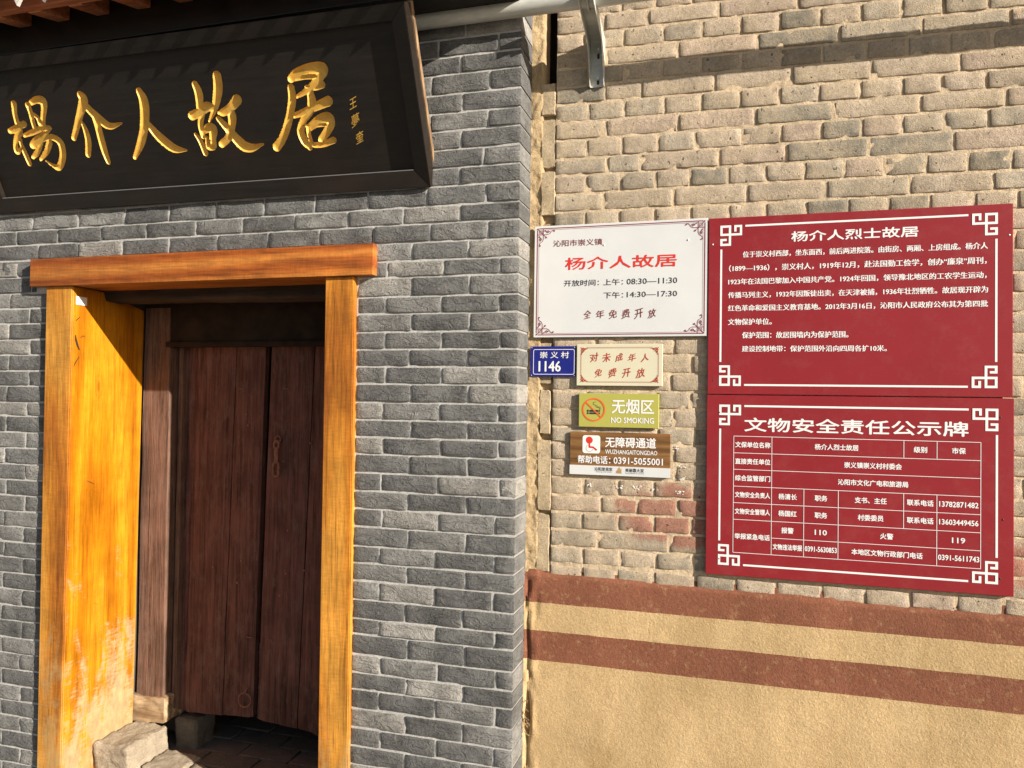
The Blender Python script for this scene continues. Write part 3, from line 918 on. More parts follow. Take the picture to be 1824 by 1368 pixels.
# left pier
for i in range(len(GREY_LEFT_BEDS) - 1):
    zt, zb = GREY_LEFT_BEDS[i], GREY_LEFT_BEDS[i + 1]
    if zt > LINT1 + 0.02:
        continue
    js = GREY_LEFT_JOINTS.get(i) or GREY_LEFT_JOINTS[43 if i % 2 else 44]
    xr = LX0 if zt > LINT0 + 0.02 else DOOR_L
    for a, b in segs(js, -3.60, xr):
        seed += 1
        grey_brick(a, b, zb, zt, seed)

# joint mortar of the facade
def ymort(x, z):
    return -0.1430 + 0.0009 * fbm(x * 35, 0, z * 35, 3)
bm = bmesh.new()
for (a, b, c, d) in ((-3.62, DOOR_L + 0.01, -0.15, LINT0), (-3.62, CORNER - 0.004, LINT0, 3.42), (DOOR_R - 0.01, CORNER - 0.004, -0.15, LINT0)):
    t_ = grid_mesh(a, b, c, d, 0.014, ymort)
    bm.from_mesh(t_)
    bpy.data.meshes.remove(t_)
obj("mortar", bm_mesh(bm, True), MAT['grey_mortar'], grey_wall)
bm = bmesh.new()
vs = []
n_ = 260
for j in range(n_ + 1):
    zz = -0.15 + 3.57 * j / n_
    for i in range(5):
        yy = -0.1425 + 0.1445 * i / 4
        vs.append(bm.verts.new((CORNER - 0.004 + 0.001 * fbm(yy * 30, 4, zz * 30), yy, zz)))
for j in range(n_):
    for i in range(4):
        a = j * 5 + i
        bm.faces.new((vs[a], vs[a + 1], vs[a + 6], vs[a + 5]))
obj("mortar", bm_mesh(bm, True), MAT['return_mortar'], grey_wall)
# solid body of the wall behind the cladding
bm = bmesh.new()
box_bm(-3.62, -2.665, -0.136, 0.32, -0.15, LINT0 + 0.02, bm=bm)
box_bm(-1.435, CORNER - 0.008, -0.136, 0.40, -0.15, LINT0 + 0.02, bm=bm)
box_bm(-3.62, CORNER - 0.008, -0.136, 0.40, LINT0 + 0.024, 3.42, bm=bm)
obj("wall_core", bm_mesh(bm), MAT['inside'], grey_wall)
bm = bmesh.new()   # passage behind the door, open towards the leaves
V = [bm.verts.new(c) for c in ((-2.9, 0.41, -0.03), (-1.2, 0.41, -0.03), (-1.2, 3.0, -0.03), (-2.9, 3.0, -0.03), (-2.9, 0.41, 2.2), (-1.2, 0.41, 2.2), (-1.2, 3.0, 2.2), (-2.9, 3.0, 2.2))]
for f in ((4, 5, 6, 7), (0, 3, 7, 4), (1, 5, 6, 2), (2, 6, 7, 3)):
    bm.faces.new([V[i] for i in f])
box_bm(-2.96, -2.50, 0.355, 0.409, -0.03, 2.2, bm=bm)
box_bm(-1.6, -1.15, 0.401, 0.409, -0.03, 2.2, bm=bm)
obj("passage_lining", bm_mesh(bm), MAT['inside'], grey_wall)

# ------------------------------------------------------------------ old wall
old_wall = thing("brick_wall", "weathered tan brick wall with earth mortar and a painted plaster foot, behind the notice boards", "wall", (0.4, 0, -0.15))
HIDE = [(-0.708, -0.099, 1.770, 2.173), (-0.097, 0.808, 1.572, 2.169), (-0.097, 0.812, 0.968, 1.571), (-0.547, -0.246, 1.598, 1.745), (-0.537, -0.257, 1.453, 1.572), (-0.568, -0.217, 1.285, 1.435)]
def hidden(x0, x1, z0, z1):
    return any(x0 > a + 0.004 and x1 < b - 0.004 and z0 > c + 0.02 and z1 < d - 0.004 for a, b, c, d in HIDE)
def bedz(k, x):
    a, b, c = OLD_BEDS[k]
    xa, xb, xc = -0.626, -0.098, 0.838
    if x < xb:
        t = (x - xa) / (xb - xa)
        return a + (b - a) * max(0, t)
    t = (x - xb) / (xc - xb)
    if t > 1:
        t = 1
    return b + (c - b) * t
def old_colour(rs, x, z):
    t = rs.random()
    if t < 0.09:
        k = rs.uniform(0.80, 1.05)
        return (0.27 * k, 0.24 * k, 0.19 * k)
    if t < 0.42:
        k = rs.uniform(0.88, 1.10)
        return (0.400 * k, 0.340 * k, 0.262 * k)
    if t < 0.52:
        return (0.45, 0.35, 0.27)
    k = rs.uniform(0.88, 1.12)
    return (0.440 * k, 0.358 * k, 0.272 * k)
hid_bm = bmesh.new()
def old_brick(x0, x1, zb0, zt0, zb1, zt1, seed):
    rs = random.Random(seed * 7 + 3)
    g_ = rs.uniform(0.0040, 0.0068)
    w = x1 - x0 - 2 * g_
    zc = (zb0 + zt0 + zb1 + zt1) / 4
    h = (zt0 - zb0 + zt1 - zb1) / 2 - rs.uniform(0.0075, 0.0115)
    cx = (x0 + x1) / 2
    slope = ((zb1 + zt1) - (zb0 + zt0)) / 2 / (x1 - x0)
    out = rs.uniform(0.0, 0.0022)
    if hidden(x0, x1, min(zb0, zb1), max(zt0, zt1)) or x0 > 0.93 or zc > 3.10:
        m_ = brick_mesh(w, h, 0.03, 4, 3, seed, 0.002, 0.002, 0.003)
        m_.transform(Matrix.Translation((cx, -0.002 - out, zc)))
        hid_bm.from_mesh(m_)
        bpy.data.meshes.remove(m_)
        return
    nx = max(5, int(w / 0.014))
    me = brick_mesh(w, h, 0.03, nx, 5, seed, 0.0014, 0.0014, 0.0014, chip=0.012, tilt=0.014)
    for v in me.vertices:
        v.co.z += v.co.x * slope
    o = bpy.data.objects.new("brick", me)
    link(o)
    o.parent = old_wall
    o.location = Vector((cx, -0.002 - out, zc)) - old_wall.location
    me.materials.append(MAT['old'])
    o.color = (*old_colour(rs, cx, zc), 1)
OX0, OX1 = -0.640, 2.6
seed = 3000
def run_joints(js, header, x_end, rs):
    js = sorted(js)
    step = 0.131 if header else 0.272
    while js[-1] + step < x_end - 0.05:
        js.append(js[-1] + step * rs.uniform(0.94, 1.06))
    return js
rs0 = random.Random(4)
for i in range(0, 32):
    header = (i % 2 == 0)
    js = OLD_JOINTS.get(i)
    if js is None:
        js = [-0.52 if header else -0.45]
    if i >= 19 and js[0] > -0.35:
        x = js[0]
        while x > -0.40:
            x -= 0.131 if header else 0.27
            js = [x] + js if x > OX0 + 0.06 else js
    js = run_joints(list(js), header, OX1, rs0)
    e = [OX0] + js + [OX1]
    for a, b in zip(e[:-1], e[1:]):
        seed += 1
        if i == 0:
            za, zb_ = bedz(0, a), bedz(0, b)
            old_brick(a, b, za, za + 0.062, zb_, zb_ + 0.062, seed)
        else:
            old_brick(a, b, bedz(i, a), bedz(i - 1, a), bedz(i, b), bedz(i - 1, b), seed)
for r_ in range(1, 9):      # above the measured rows
    z0_ = OLD_BEDS[0][1] + 0.062 * r_
    header = r_ % 2 == 0
    js = run_joints([OX0 + (0.13 if header else 0.27)], header, OX1, rs0)
    e = [OX0] + js + [OX1]
    for a, b in zip(e[:-1], e[1:]):
        seed += 1
        old_brick(a, b, z0_, z0_ + 0.062, z0_, z0_ + 0.062, seed)
# bottom partial course
for a, b in [(OX0, -0.52), (-0.52, -0.40), (-0.40, -0.27), (-0.27, -0.13), (-0.13, 0.0), (0.0, 0.13), (0.13, 0.27), (0.27, 0.4), (0.4, 0.53), (0.53, 0.66), (0.66, 0.79), (0.79, 0.92)]:
    seed += 1
    old_brick(a, b, 0.905, 0.962, 0.900, 0.955, seed)
hid = obj("brick", bm_mesh(hid_bm, True, 50), MAT['old'], old_wall, color=(0.32, 0.26, 0.18), kind='stuff')
def yold(x, z):
    y = 0.0006 + 0.0028 * fbm(x * 22, 1, z * 22, 4)
    if x < -0.628:
        y += 0.0
    return y
obj("mortar", grid_mesh(OX0 + 0.003, 0.95, 0.90, 3.42, 0.009, yold), MAT['old_mortar'], old_wall)
obj("mortar", grid_mesh(0.95, OX1, 0.90, 3.42, 0.03, yold), MAT['old_mortar'], old_wall)
bm = bmesh.new()
box_bm(OX0 + 0.006, OX1, 0.012, 0.3, -0.15, 3.42, bm=bm)
obj("wall_core", bm_mesh(bm), MAT['old_mortar'], old_wall)
# slot + upright broken bricks + mud seam between the two walls
def ymud(x, z):
    t = (x + 0.729) / 0.05
    y = -0.001 - 0.004 * max(0, 1 - t) + 0.008 * fbm(x * 22, 2, z * 12, 6) + 0.003 * fbm(x * 90, 2, z * 70, 3)
    y += 0.03 * max(0, t - 0.85) * 6
    return y
mud_me = grid_mesh(-0.731, -0.674, 0.90, 3.42, 0.006, ymud)
obj("mud_seam", mud_me, MAT['mud'], old_wall)
bm = bmesh.new()
box_bm(-0.74, OX0 + 0.006, 0.19, 0.3, -0.15, 3.42, bm=bm)
obj("slot_back", bm_mesh(bm), MAT['inside'], old_wall)  # shade of the slot put into a dark back colour
for k, (za, zb_, xw) in enumerate(((2.575, 2.700, .050), (2.385, 2.568, .052), (2.21, 2.378, .052), (2.05, 2.192, .046), (1.88, 2.04, .05), (1.765, 1.87, .046), (1.60, 1.755, .048), (1.42, 1.585, .040), (1.145, 1.405, .050), (0.925, 1.138, .048), (2.99, 3.2, .05))):
    me = brick_mesh(xw, zb_ - za - 0.008, 0.06, 6, 12, 700 + k, 0.005, 0.005, 0.004, chip=0.010)
    o = bpy.data.objects.new("brick", me)
    link(o)
    o.parent = old_wall
    o.location = Vector((-0.665 + 0.002 * (k % 3 - 1), (0.004 if 1.6 < (za + zb_) / 2 < 2.19 else -0.004) + 0.003 * (k % 2), (za + zb_) / 2)) - old_wall.location
    me.materials.append(MAT['old'])
    o.color = (0.43, 0.34, 0.22, 1)
bm = bmesh.new()
box_bm(-0.702, OX0 + 0.004, 0.016, 0.18, -0.15, 2.70, bm=bm)
obj("mud_filling", bm_mesh(bm), MAT['mud'], old_wall)
# plaster dado
def ydado(x, z):
    y = -0.0115 + 0.0035 * fbm(x * 2, 3, z * 2, 3) + 0.0004 * fbm(x * 24, 5, z * 24, 3)
    top = 0.926 + 0.003 * fbm(x * 12, 0, 1, 3) - 0.022 * max(0, min(1, (x + 0.7) / 1.5))
    if z > top - 0.006:
        y += 0.012 * min(1, (z - top + 0.006) / 0.008)
    e = x + 0.729
    if e < 0.055:
        y += 0.006 * fbm(x * 30, 7, z * 9, 4) - 0.003 * (1 - e / 0.055)
        if 0.30 < z < 0.52:
            y += 0.05 * max(0, 1 - abs(e - 0.014) / 0.014) * max(0, 1 - abs(z - 0.40) / 0.1)
        if z < 0.9:
            ridge = abs(fbm(0, 3.1, z * 7, 3) * 0.012 + 0.016 - e)
            if ridge < 0.004:
                y += 0.010
    return y
obj("plaster_dado", grid_mesh(-0.731, 0.95, -0.15, 0.936, 0.0085, ydado), MAT['plaster'], old_wall)
obj("plaster_dado", grid_mesh(0.95, OX1, -0.15, 0.915, 0.03, ydado), MAT['plaster'], old_wall)
# dried glue spots left by a removed notice
bm = bmesh.new()
rg = random.Random(9)
for (x, z, w, h) in ((-0.196, 1.385, .012, .016), (-0.19, 1.325, .045, .010), (-0.175, 1.285, .02, .01), (-0.40, 1.243, .032, .012), (-0.335, 1.245, .036, .012), (-0.27, 1.243, .028, .01), (-0.185, 1.235, .030, .014), (-0.50, 1.247, .014, .01)):
    for k in range(7):
        cx, cz = x + rg.uniform(-w, w) / 2, z + rg.uniform(-h, h) / 2
        rr = rg.uniform(0.0018, 0.0045)
        ring = [bm.verts.new((cx + cos(a) * rr * rg.uniform(.6, 1.5), -0.0046, cz + sin(a) * rr * rg.uniform(.4, 1.0))) for a in [2 * pi * q / 7 for q in range(7)]]
        c0 = bm.verts.new((cx, -0.0060, cz))
        for q in range(7):
            bm.faces.new((ring[q], ring[(q + 1) % 7], c0))
obj("glue_residue", bm_mesh(bm), MAT['glue'], old_wall, kind='stuff')
# loose straw and roots sticking out of the seam
def stalks(name, pts_list, r, mat, parent):
    bm = bmesh.new()
    for pts in pts_list:
        m_ = tube_mesh(pts, r, 5)
        bm.from_mesh(m_)
        bpy.data.meshes.remove(m_)
    return obj(name, bm_mesh(bm, True), mat, parent)
rg = random.Random(3)
L_ = []
for k in range(9):
    z0_ = 0.45 + rg.uniform(-.05, .06)
    x0_ = -0.722 + rg.uniform(-.004, .012)
    a = rg.uniform(0, 6.28)
    L_.append([(x0_ + 0.012 * cos(a + q * 1.1), -0.026 - 0.006 * sin(q * 2 + a), z0_ + 0.016 * sin(a + q * .9) - 0.010 * q) for q in range(6)])
stalks("root_fibre", L_, 0.0011, MAT['straw'], old_wall)

# ------------------------------------------------------------------ timber surround
FR = -0.168
surround = thing("door_surround", "orange varnished timber lintel and posts framing the old doorway", "door frame", (-2.06, FR, 0))
b = box_bm(LX0, LX1, -0.183, 0.018, LINT0, LINT1, 0.003)
obj("lintel", bm_mesh(b, True, 35), MAT['lintel'], surround)
def post(pts_, nm="post"):
    return obj(nm, bm_mesh(prism_bm(pts_, FR, -0.03, 0.004), True, 35), MAT['post'], surround)
post([(-2.765, -0.14), (-2.641, -0.14), (-2.641, LINT0 - 0.001), (-2.778, LINT0 - 0.001)])
post([(-1.463, -0.10), (-1.339, -0.10), (-1.349, LINT0 - 0.001), (-1.468, LINT0 - 0.001)])
# wide jamb board lining the left reveal
bm = bmesh.new()
JX = -2.641
ny, nz_ = 14, 60
vs = []
ys = [-0.158 + (0.232 + 0.158) * i / ny for i in range(ny + 1)]
rowz = lambda y: 1.984 - 0.055 * max(0, (y - 0.0) / 0.23)
for j in range(nz_ + 1):
    for i, y in enumerate(ys):
        zz = -0.14 + (rowz(y) + 0.14) * j / nz_ 
        vs.append(bm.verts.new((JX + 0.0022 + 0.0010 * fbm(5, y * 6, zz * 2), y - (0.014 * (1 - j / nz_) if i == ny else 0), zz)))
for j in range(nz_):
    for i in range(ny):
        a = j * (ny + 1) + i
        bm.faces.new((vs[a], vs[a + 1], vs[a + ny + 2], vs[a + ny + 1]))
ex = bmesh.ops.extrude_face_region(bm, geom=bm.faces[:])
for v in ex['geom']:
    if isinstance(v, bmesh.types.BMVert):
        v.co.x -= 0.022
bmesh.ops.recalc_face_normals(bm, faces=bm.faces[:])
obj("jamb_board", bm_mesh(bm, True, 35), MAT['jamb'], surround)
bm = bmesh.new()   # right reveal lining, seen only from the side
box_bm(-1.466, -1.44, -0.028, 0.39, -0.1, 1.98, bm=bm)
obj("jamb_board", bm_mesh(bm), MAT['post'], surround)
b = box_bm(JX + 0.0040, JX + 0.0050, -0.152, -0.096, 1.914, 1.949)
obj("paper_label", bm_mesh(b), MAT['paper'], surround)

def split_(pts, w):
    # an open drying split in the jamb board, (y, z) points
    b = bmesh.new()
    n = len(pts)
    A = [b.verts.new((JX + 0.0042, y - w * sin(pi * (i + .3) / n) / 2, z)) for i, (y, z) in enumerate(pts)]
    B = [b.verts.new((JX + 0.0042, y + w * sin(pi * (i + .3) / n) / 2, z)) for i, (y, z) in enumerate(pts)]
    for i in range(n - 1):
        b.faces.new((A[i], B[i], B[i + 1], A[i + 1]))
    obj("split", bm_mesh(b), MAT['hole'], surround)
split_([(-0.150, 1.788), (-0.146, 1.768), (-0.138, 1.745), (-0.128, 1.727)], 0.010)
split_([(-0.150, 1.845), (-0.142, 1.853), (-0.131, 1.863)], 0.006)
split_([(-0.154, 1.655), (-0.146, 1.674), (-0.129, 1.697)], 0.005)
split_([(-0.125, 1.777), (-0.111, 1.787), (-0.099, 1.783)], 0.006)
split_([(-0.078, 1.177), (-0.061, 1.171), (-0.036, 1.159)], 0.006)
split_([(-0.021, 0.646), (0.003, 0.637)], 0.004)
# ------------------------------------------------------------------ old door
door = thing("wooden_door", "old oxide-red plank double door with iron hasp, recessed in the shaded doorway", "door", (-2.05, 0.31, 0))
def plank(xa_t, xb_t, xa_b, xb_b, zt, zba, zbb, y, seed, thick=0.035, mat='door', name="plank"):
    nx, nz = 6, 34
    g_ = 0.0022
    vs, fs = [], []
    for j in range(nz + 1):
        t = j / nz
        for i in range(nx + 1):
            u = i / nx
            zb = zba + (zbb - zba) * u + 0.008 * fbm((xa_b + (xb_b - xa_b) * u) * 25, seed, 1, 3)
            z = zb + (zt - zb) * t
            xa = xa_b + (xa_t - xa_b) * t + g_ + 0.0016 * fbm(seed, 1, z * 5, 3)
            xb = xb_b + (xb_t - xb_b) * t - g_ + 0.0016 * fbm(seed, 9, z * 5, 3)
            x = xa + (xb - xa) * u
            e = min(u, 1 - u) * (xb - xa)
            yy = y - 0.0016 * fbm(x * 30, seed, z * 2.2, 4) + (0.0035 if e < 0.002 else 0) + (0.003 if j == 0 else 0)
            vs.append((x, yy, z))
    for j in range(nz):
        for i in range(nx):
            a = j * (nx + 1) + i
            fs.append((a, a + 1, a + nx + 2, a + nx + 1))
    n0 = len(vs)
    ring = list(range(nx + 1)) + [j * (nx + 1) + nx for j in range(1, nz + 1)] + [nz * (nx + 1) + i for i in range(nx - 1, -1, -1)] + [j * (nx + 1) for j in range(nz - 1, 0, -1)]
    for k in ring:
        vs.append((vs[k][0], y + thick, vs[k][2]))
    m_ = len(ring)
    for a in range(m_):
        c = (a + 1) % m_
        fs.append((ring[c], ring[a], n0 + a, n0 + c))
    fs.append(tuple(range(n0, n0 + m_))[::-1])
    return obj(name, mesh(vs, fs, True, 40), MAT[mat], door)
LY = 0.310
plank(-2.540, -2.402, -2.54, -2.436, 1.80, 0.080, 0.084, LY + 0.014, 1)
plank(-2.402, -2.192, -2.436, -2.231, 1.80, 0.084, 0.092, LY, 2)
plank(-2.192, -2.038, -2.231, -2.069, 1.80, 0.094, 0.104, LY + 0.001, 3)
plank(-2.008, -1.788, -2.047, -1.843, 1.80, 0.100, 0.086, LY - 0.004, 4)
plank(-1.788, -1.600, -1.843, -1.640, 1.80, 0.084, 0.060, LY - 0.003, 5)
plank(-1.600, -1.445, -1.640, -1.445, 1.80, 0.058, 0.040, LY - 0.003, 6)
# left frame post of the old doorway (shaped by years of wear)
b = box_bm(-2.645, -2.504, 0.248, 0.36, 0.158, 1.945)
b = rough_bm(b, 9, 0.004, 5, 3, 0.0015)
obj("frame_post", bm_mesh(b, True, 50), MAT['frame'], door)
b = box_bm(-2.490, -2.468, 0.295, 0.36, 0.10, 1.80)
obj("frame_post", bm_mesh(b), MAT['frame'], door)
b = box_bm(-2.66, -2.483, 0.236, 0.42, 0.050, 0.162)
b = rough_bm(b, 12, 0.012, 9, 8, 0.004)
obj("frame_foot", bm_mesh(b, True, 60), MAT['foot'], door, label="bare weathered wooden block under the frame post")
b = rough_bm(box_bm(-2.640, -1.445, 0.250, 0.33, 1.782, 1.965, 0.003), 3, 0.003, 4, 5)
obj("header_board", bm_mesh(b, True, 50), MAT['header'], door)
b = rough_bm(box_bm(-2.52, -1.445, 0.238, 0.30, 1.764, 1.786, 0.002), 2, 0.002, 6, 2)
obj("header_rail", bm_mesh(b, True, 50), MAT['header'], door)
vs, fs = [], []
nx = 60
for i in range(nx + 1):
    x = -2.640 + (1.198) * i / nx
    for (y, z) in ((0.004, 1.991), (-0.002, 1.975), (0.001, 1.958), (0.010, 1.944), (0.09, 1.938), (0.10, 1.991)):
        dd = 0.006 * fbm(x * 9, y * 20, z * 40, 4)
        vs.append((x, y + dd, z + (0.5 * dd if z < 1.985 else 0) - 0.004 * sin(x * 3)))
for i in range(nx):
    for k in range(6):
        a, c = i * 6 + k, i * 6 + (k + 1) % 6
        fs.append((a, c, c + 6, a + 6))
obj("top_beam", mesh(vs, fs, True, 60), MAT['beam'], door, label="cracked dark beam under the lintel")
# iron fittings
def nail(x, z, y=LY - 0.004, r=0.006):
    b = bmesh.new()
    bmesh.ops.create_uvsphere(b, u_segments=8, v_segments=6, radius=r)
    for v in b.verts:
        v.co = Vector((v.co.x * 1.1 + x, v.co.y * 0.5 + y, v.co.z * 0.9 + z))
    obj("nail", bm_mesh(b, True), MAT['rust'], door)
for x, z in ((-2.13, 1.46), (-2.12, 1.41), (-1.935, 1.255), (-1.905, 0.95), (-2.29, 0.76), (-2.14, 0.80), (-1.91, 0.76), (-1.82, 0.78), (-2.16, 0.70), (-1.73, 1.66), (-1.80, 1.34), (-1.94, 0.66)):
    nail(x, z)
def staple(x, z, w=0.022):
    obj("staple", tube_mesh([(x - w / 2, LY, z), (x - w / 2 + .002, LY - 0.008, z + .001), (x + w / 2 - .002, LY - 0.008, z - .001), (x + w / 2, LY, z)], 0.0022, 6), MAT['rust'], door)
for x, z in ((-2.09, 0.462), (-1.985, 0.462), (-2.155, 1.575), (-1.925, 1.578)):
    staple(x, z, 0.034)
hx = -1.958
obj("hasp_eye", tube_mesh([(hx + 0.013 * cos(a), LY - 0.014 + 0.004 * sin(a), 1.352 + 0.015 * sin(a)) for a in [2 * pi * k / 14 for k in range(14)]], 0.0040, 8, closed=True), MAT['rust'], door)
def link_ring(cx, zt, zb, w, r, y):
    pts = []
    for k in range(9):
        a = pi * k / 8
        pts.append((cx + w * cos(a), y, zt + w * sin(a)))
    for k in range(9):
        a = pi + pi * k / 8
        pts.append((cx + w * cos(a), y, zb + w * sin(a)))
    return tube_mesh(pts, r, 8, closed=True)
bm = bmesh.new()
for m_ in (link_ring(hx - .002, 1.335, 1.322, 0.011, 0.0055, LY - 0.020), link_ring(hx - .003, 1.238, 1.203, 0.014, 0.0062, LY - 0.020)):
    bm.from_mesh(m_)
box_bm(hx - 0.012, hx + 0.008, LY - 0.025, LY - 0.015, 1.250, 1.318, 0.003, bm=bm)
obj("hasp", bm_mesh(bm, True, 40), MAT['rust'], door)
rx, rz = -2.105, 0.182
obj("ring_pull", tube_mesh([(rx + 0.030 * cos(a), LY - 0.010 + 0.003 * cos(a), rz + 0.031 * sin(a)) for a in [2 * pi * k / 28 for k in range(28)]], 0.0038, 8, closed=True), MAT['rust'], door)
obj("ring_eye", tube_mesh([(rx + .008, LY, rz + 0.052), (rx + .006, LY - 0.012, rz + 0.040), (rx - .004, LY - 0.014, rz + 0.030), (rx - .006, LY, rz + 0.040)], 0.0042, 8), MAT['rust'], door)

# ------------------------------------------------------------------ stones and floor of the doorway
def stone(name, label, cat, x0, x1, y0, y1, z0, z1, cuts, amp, seed, mat='stone'):
    b = rough_bm(box_bm(x0, x1, y0, y1, z0, z1, 0.010, seg=1), cuts + 4, amp * 1.1, 11, seed, amp * 0.55)
    o = obj(name, bm_mesh(b, True, 60), MAT[mat])
    o['label'] = label
    o['category'] = cat
    if cat == 'stone':
        o['group'] = 'stones at the foot of the doorway'
    return o
stone("stone_block", "pale worn stone block below the foot of the lit old frame post", "stone", -2.636, -2.452, -0.006, 0.236, -0.158, 0.048, 11, 0.010, 4)
stone("stone_block", "low flat sill stone to the right of the pale block, half in sun", "stone", -2.450, -2.262, 0.052, 0.225, -0.158, -0.052, 9, 0.009, 7)
stone("stone_block", "rough sill stone at the bottom edge of the doorway, next to the paving", "stone", -2.258, -2.010, 0.015, 0.170, -0.158, -0.062, 9, 0.010, 9)
stone("stone_block", "rounded reddish sill stone against the right timber post", "stone", -1.66, -1.475, 0.02, 0.20, -0.158, -0.035, 9, 0.012, 12)
stone("stone_block", "square stone painted darker for the shade under the left door leaf", "stone", -2.462, -2.345, 0.280, 0.42, -0.158, 0.066, 7, 0.006, 15, 'shaded_stone')
stone("rubble", "crumbled mortar and grit at the front of the pale stone block", "rubble", -2.64, -2.40, -0.10, -0.012, -0.158, -0.085, 12, 0.020, 21)
bm = bmesh.new()
V = [bm.verts.new(c) for c in ((-2.9, 0.0, -0.078), (-1.2, 0.0, -0.078), (-1.2, 3.0, -0.078), (-2.9, 3.0, -0.078))]
bm.faces.new(V)
floor = obj("floor", bm_mesh(bm), MAT['old_mortar'])
floor['kind'] = 'structure'
rg = random.Random(12)
y = 0.175
r_ = 0
while y < 1.5:
    x = -2.52 - (0.13 if r_ % 2 else 0)
    while x < -1.3:
        w = 0.255
        b = box_bm(x + 0.003, x + w - 0.003, y + 0.003, y + 0.122, -0.10, -0.066 + rg.uniform(-.003, .003), 0.004, seg=1)
        obj("paver", bm_mesh(b, True, 40), MAT['paver'], floor)
        x += w
    y += 0.125
    r_ += 1

# ------------------------------------------------------------------ name plaque
P0 = Vector((-1.055, -0.164, 2.299))
ta = radians(25.02)
UU = Vector((0, -sin(ta), cos(ta)))
NN = Vector((0, -cos(ta), -sin(ta)))      # outward
def pl(x, v, w=0.0):
    return P0 + Vector((x, 0, 0)) + UU * (v - 0.006 * x) + NN * w
plaque = thing("name_plaque", "large black lacquered plaque with carved gilt characters, tilted forward above the doorway", "sign", P0)
PW, PH = -2.010, 0.598
IX0, IX1, IV0, IV1 = PW + 0.057, -0.057, 0.061, 0.546
def rail(o0, o1, i1, i0):
    """outer edge o0->o1, inner edge i0->i1 (all (x,v)); profile slopes in to the panel"""
    V = [pl(*o0, 0), pl(*o1, 0), pl(*i1, -0.010), pl(*i0, -0.010), pl(*o0, -0.052), pl(*o1, -0.052), pl(*i1, -0.052), pl(*i0, -0.052)]
    # small rounded lip on the outer edge
    F = [(0, 1, 2, 3), (7, 6, 5, 4), (0, 4, 5, 1), (1, 5, 6, 2), (2, 6, 7, 3), (3, 7, 4, 0)]
    b = bmesh.new()
    vv = [b.verts.new(v) for v in V]
    for f in F:
        b.faces.new([vv[i] for i in f])
    bmesh.ops.recalc_face_normals(b, faces=b.faces[:])
    bmesh.ops.bevel(b, geom=b.edges[:], offset=0.0018, segments=2, affect='EDGES')
    return obj("frame_rail", bm_mesh(b, True, 35), MAT['black'], plaque)
g_ = 0.0
rail((PW, 0), (0, 0), (IX1, IV0), (IX0, IV0))
rail((0, PH), (PW, PH), (IX0, IV1), (IX1, IV1))
rail((0, 0), (0, PH), (IX1, IV1), (IX1, IV0))
rail((PW, PH), (PW, 0), (IX0, IV0), (IX0, IV1))
# lighter edge strips behind the rails
b = bmesh.new()
for (a, c) in (((0.004, 0.0), (0.004, PH + 0.004)), ):
    V = [pl(-0.012, a[1] - 0.004, -0.0525), pl(0.004, a[1] - 0.004, -0.0525), pl(0.004, c[1], -0.0525), pl(-0.012, c[1], -0.0525),
         pl(-0.012, a[1] - 0.004, -0.072), pl(0.004, a[1] - 0.004, -0.072), pl(0.004, c[1], -0.072), pl(-0.012, c[1], -0.072)]
    vv = [b.verts.new(v) for v in V]
    for f in ((0, 1, 2, 3), (7, 6, 5, 4), (0, 4, 5, 1), (1, 5, 6, 2), (2, 6, 7, 3), (3, 7, 4, 0)):
        b.faces.new([vv[i] for i in f])
bmesh.ops.recalc_face_normals(b, faces=b.faces[:])
obj("back_strip", bm_mesh(b), MAT['edgewood'], plaque)

b = bmesh.new()  # pale bead: sun glint on the worn rail edge, put into the colour
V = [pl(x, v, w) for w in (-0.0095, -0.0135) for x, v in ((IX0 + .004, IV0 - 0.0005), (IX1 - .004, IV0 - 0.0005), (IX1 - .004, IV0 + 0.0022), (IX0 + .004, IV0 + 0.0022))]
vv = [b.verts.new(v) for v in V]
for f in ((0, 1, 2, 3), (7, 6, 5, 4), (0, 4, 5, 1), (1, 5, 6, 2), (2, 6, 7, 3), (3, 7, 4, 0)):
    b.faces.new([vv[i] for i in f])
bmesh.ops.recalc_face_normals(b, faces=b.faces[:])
obj("worn_highlight_bead", bm_mesh(b), MAT['grey_print'], plaque)
# carved field: a fine height grid with grooves along the brush strokes
def catmull(st, n=7):
    P = [np.array(p) for p in st]
    P = [2 * P[0] - P[1]] + P + [2 * P[-1] - P[-2]]
    out = []
    for i in range(1, len(P) - 2):
        for k in range(n):
            t = k / n
            out.append(0.5 * ((2 * P[i]) + (-P[i - 1] + P[i + 1]) * t + (2 * P[i - 1] - 5 * P[i] + 4 * P[i + 1] - P[i + 2]) * t * t + (-P[i - 1] + 3 * P[i] - 3 * P[i + 1] + P[i + 2]) * t ** 3))
    out.append(P[-2])
    return out
GX0, GX1, GV0, GV1, GS = -1.90, -0.30, 0.085, 0.490, 0.0022
nx = int((GX1 - GX0) / GS)
nv = int((GV1 - GV0) / GS)
gx = np.linspace(GX0, GX1, nx + 1)
gv = np.linspace(GV0, GV1, nv + 1)
XX, VV_ = np.meshgrid(gx, gv)
SD = np.full(XX.shape, 1.0)
OWN = np.full(XX.shape, -1)
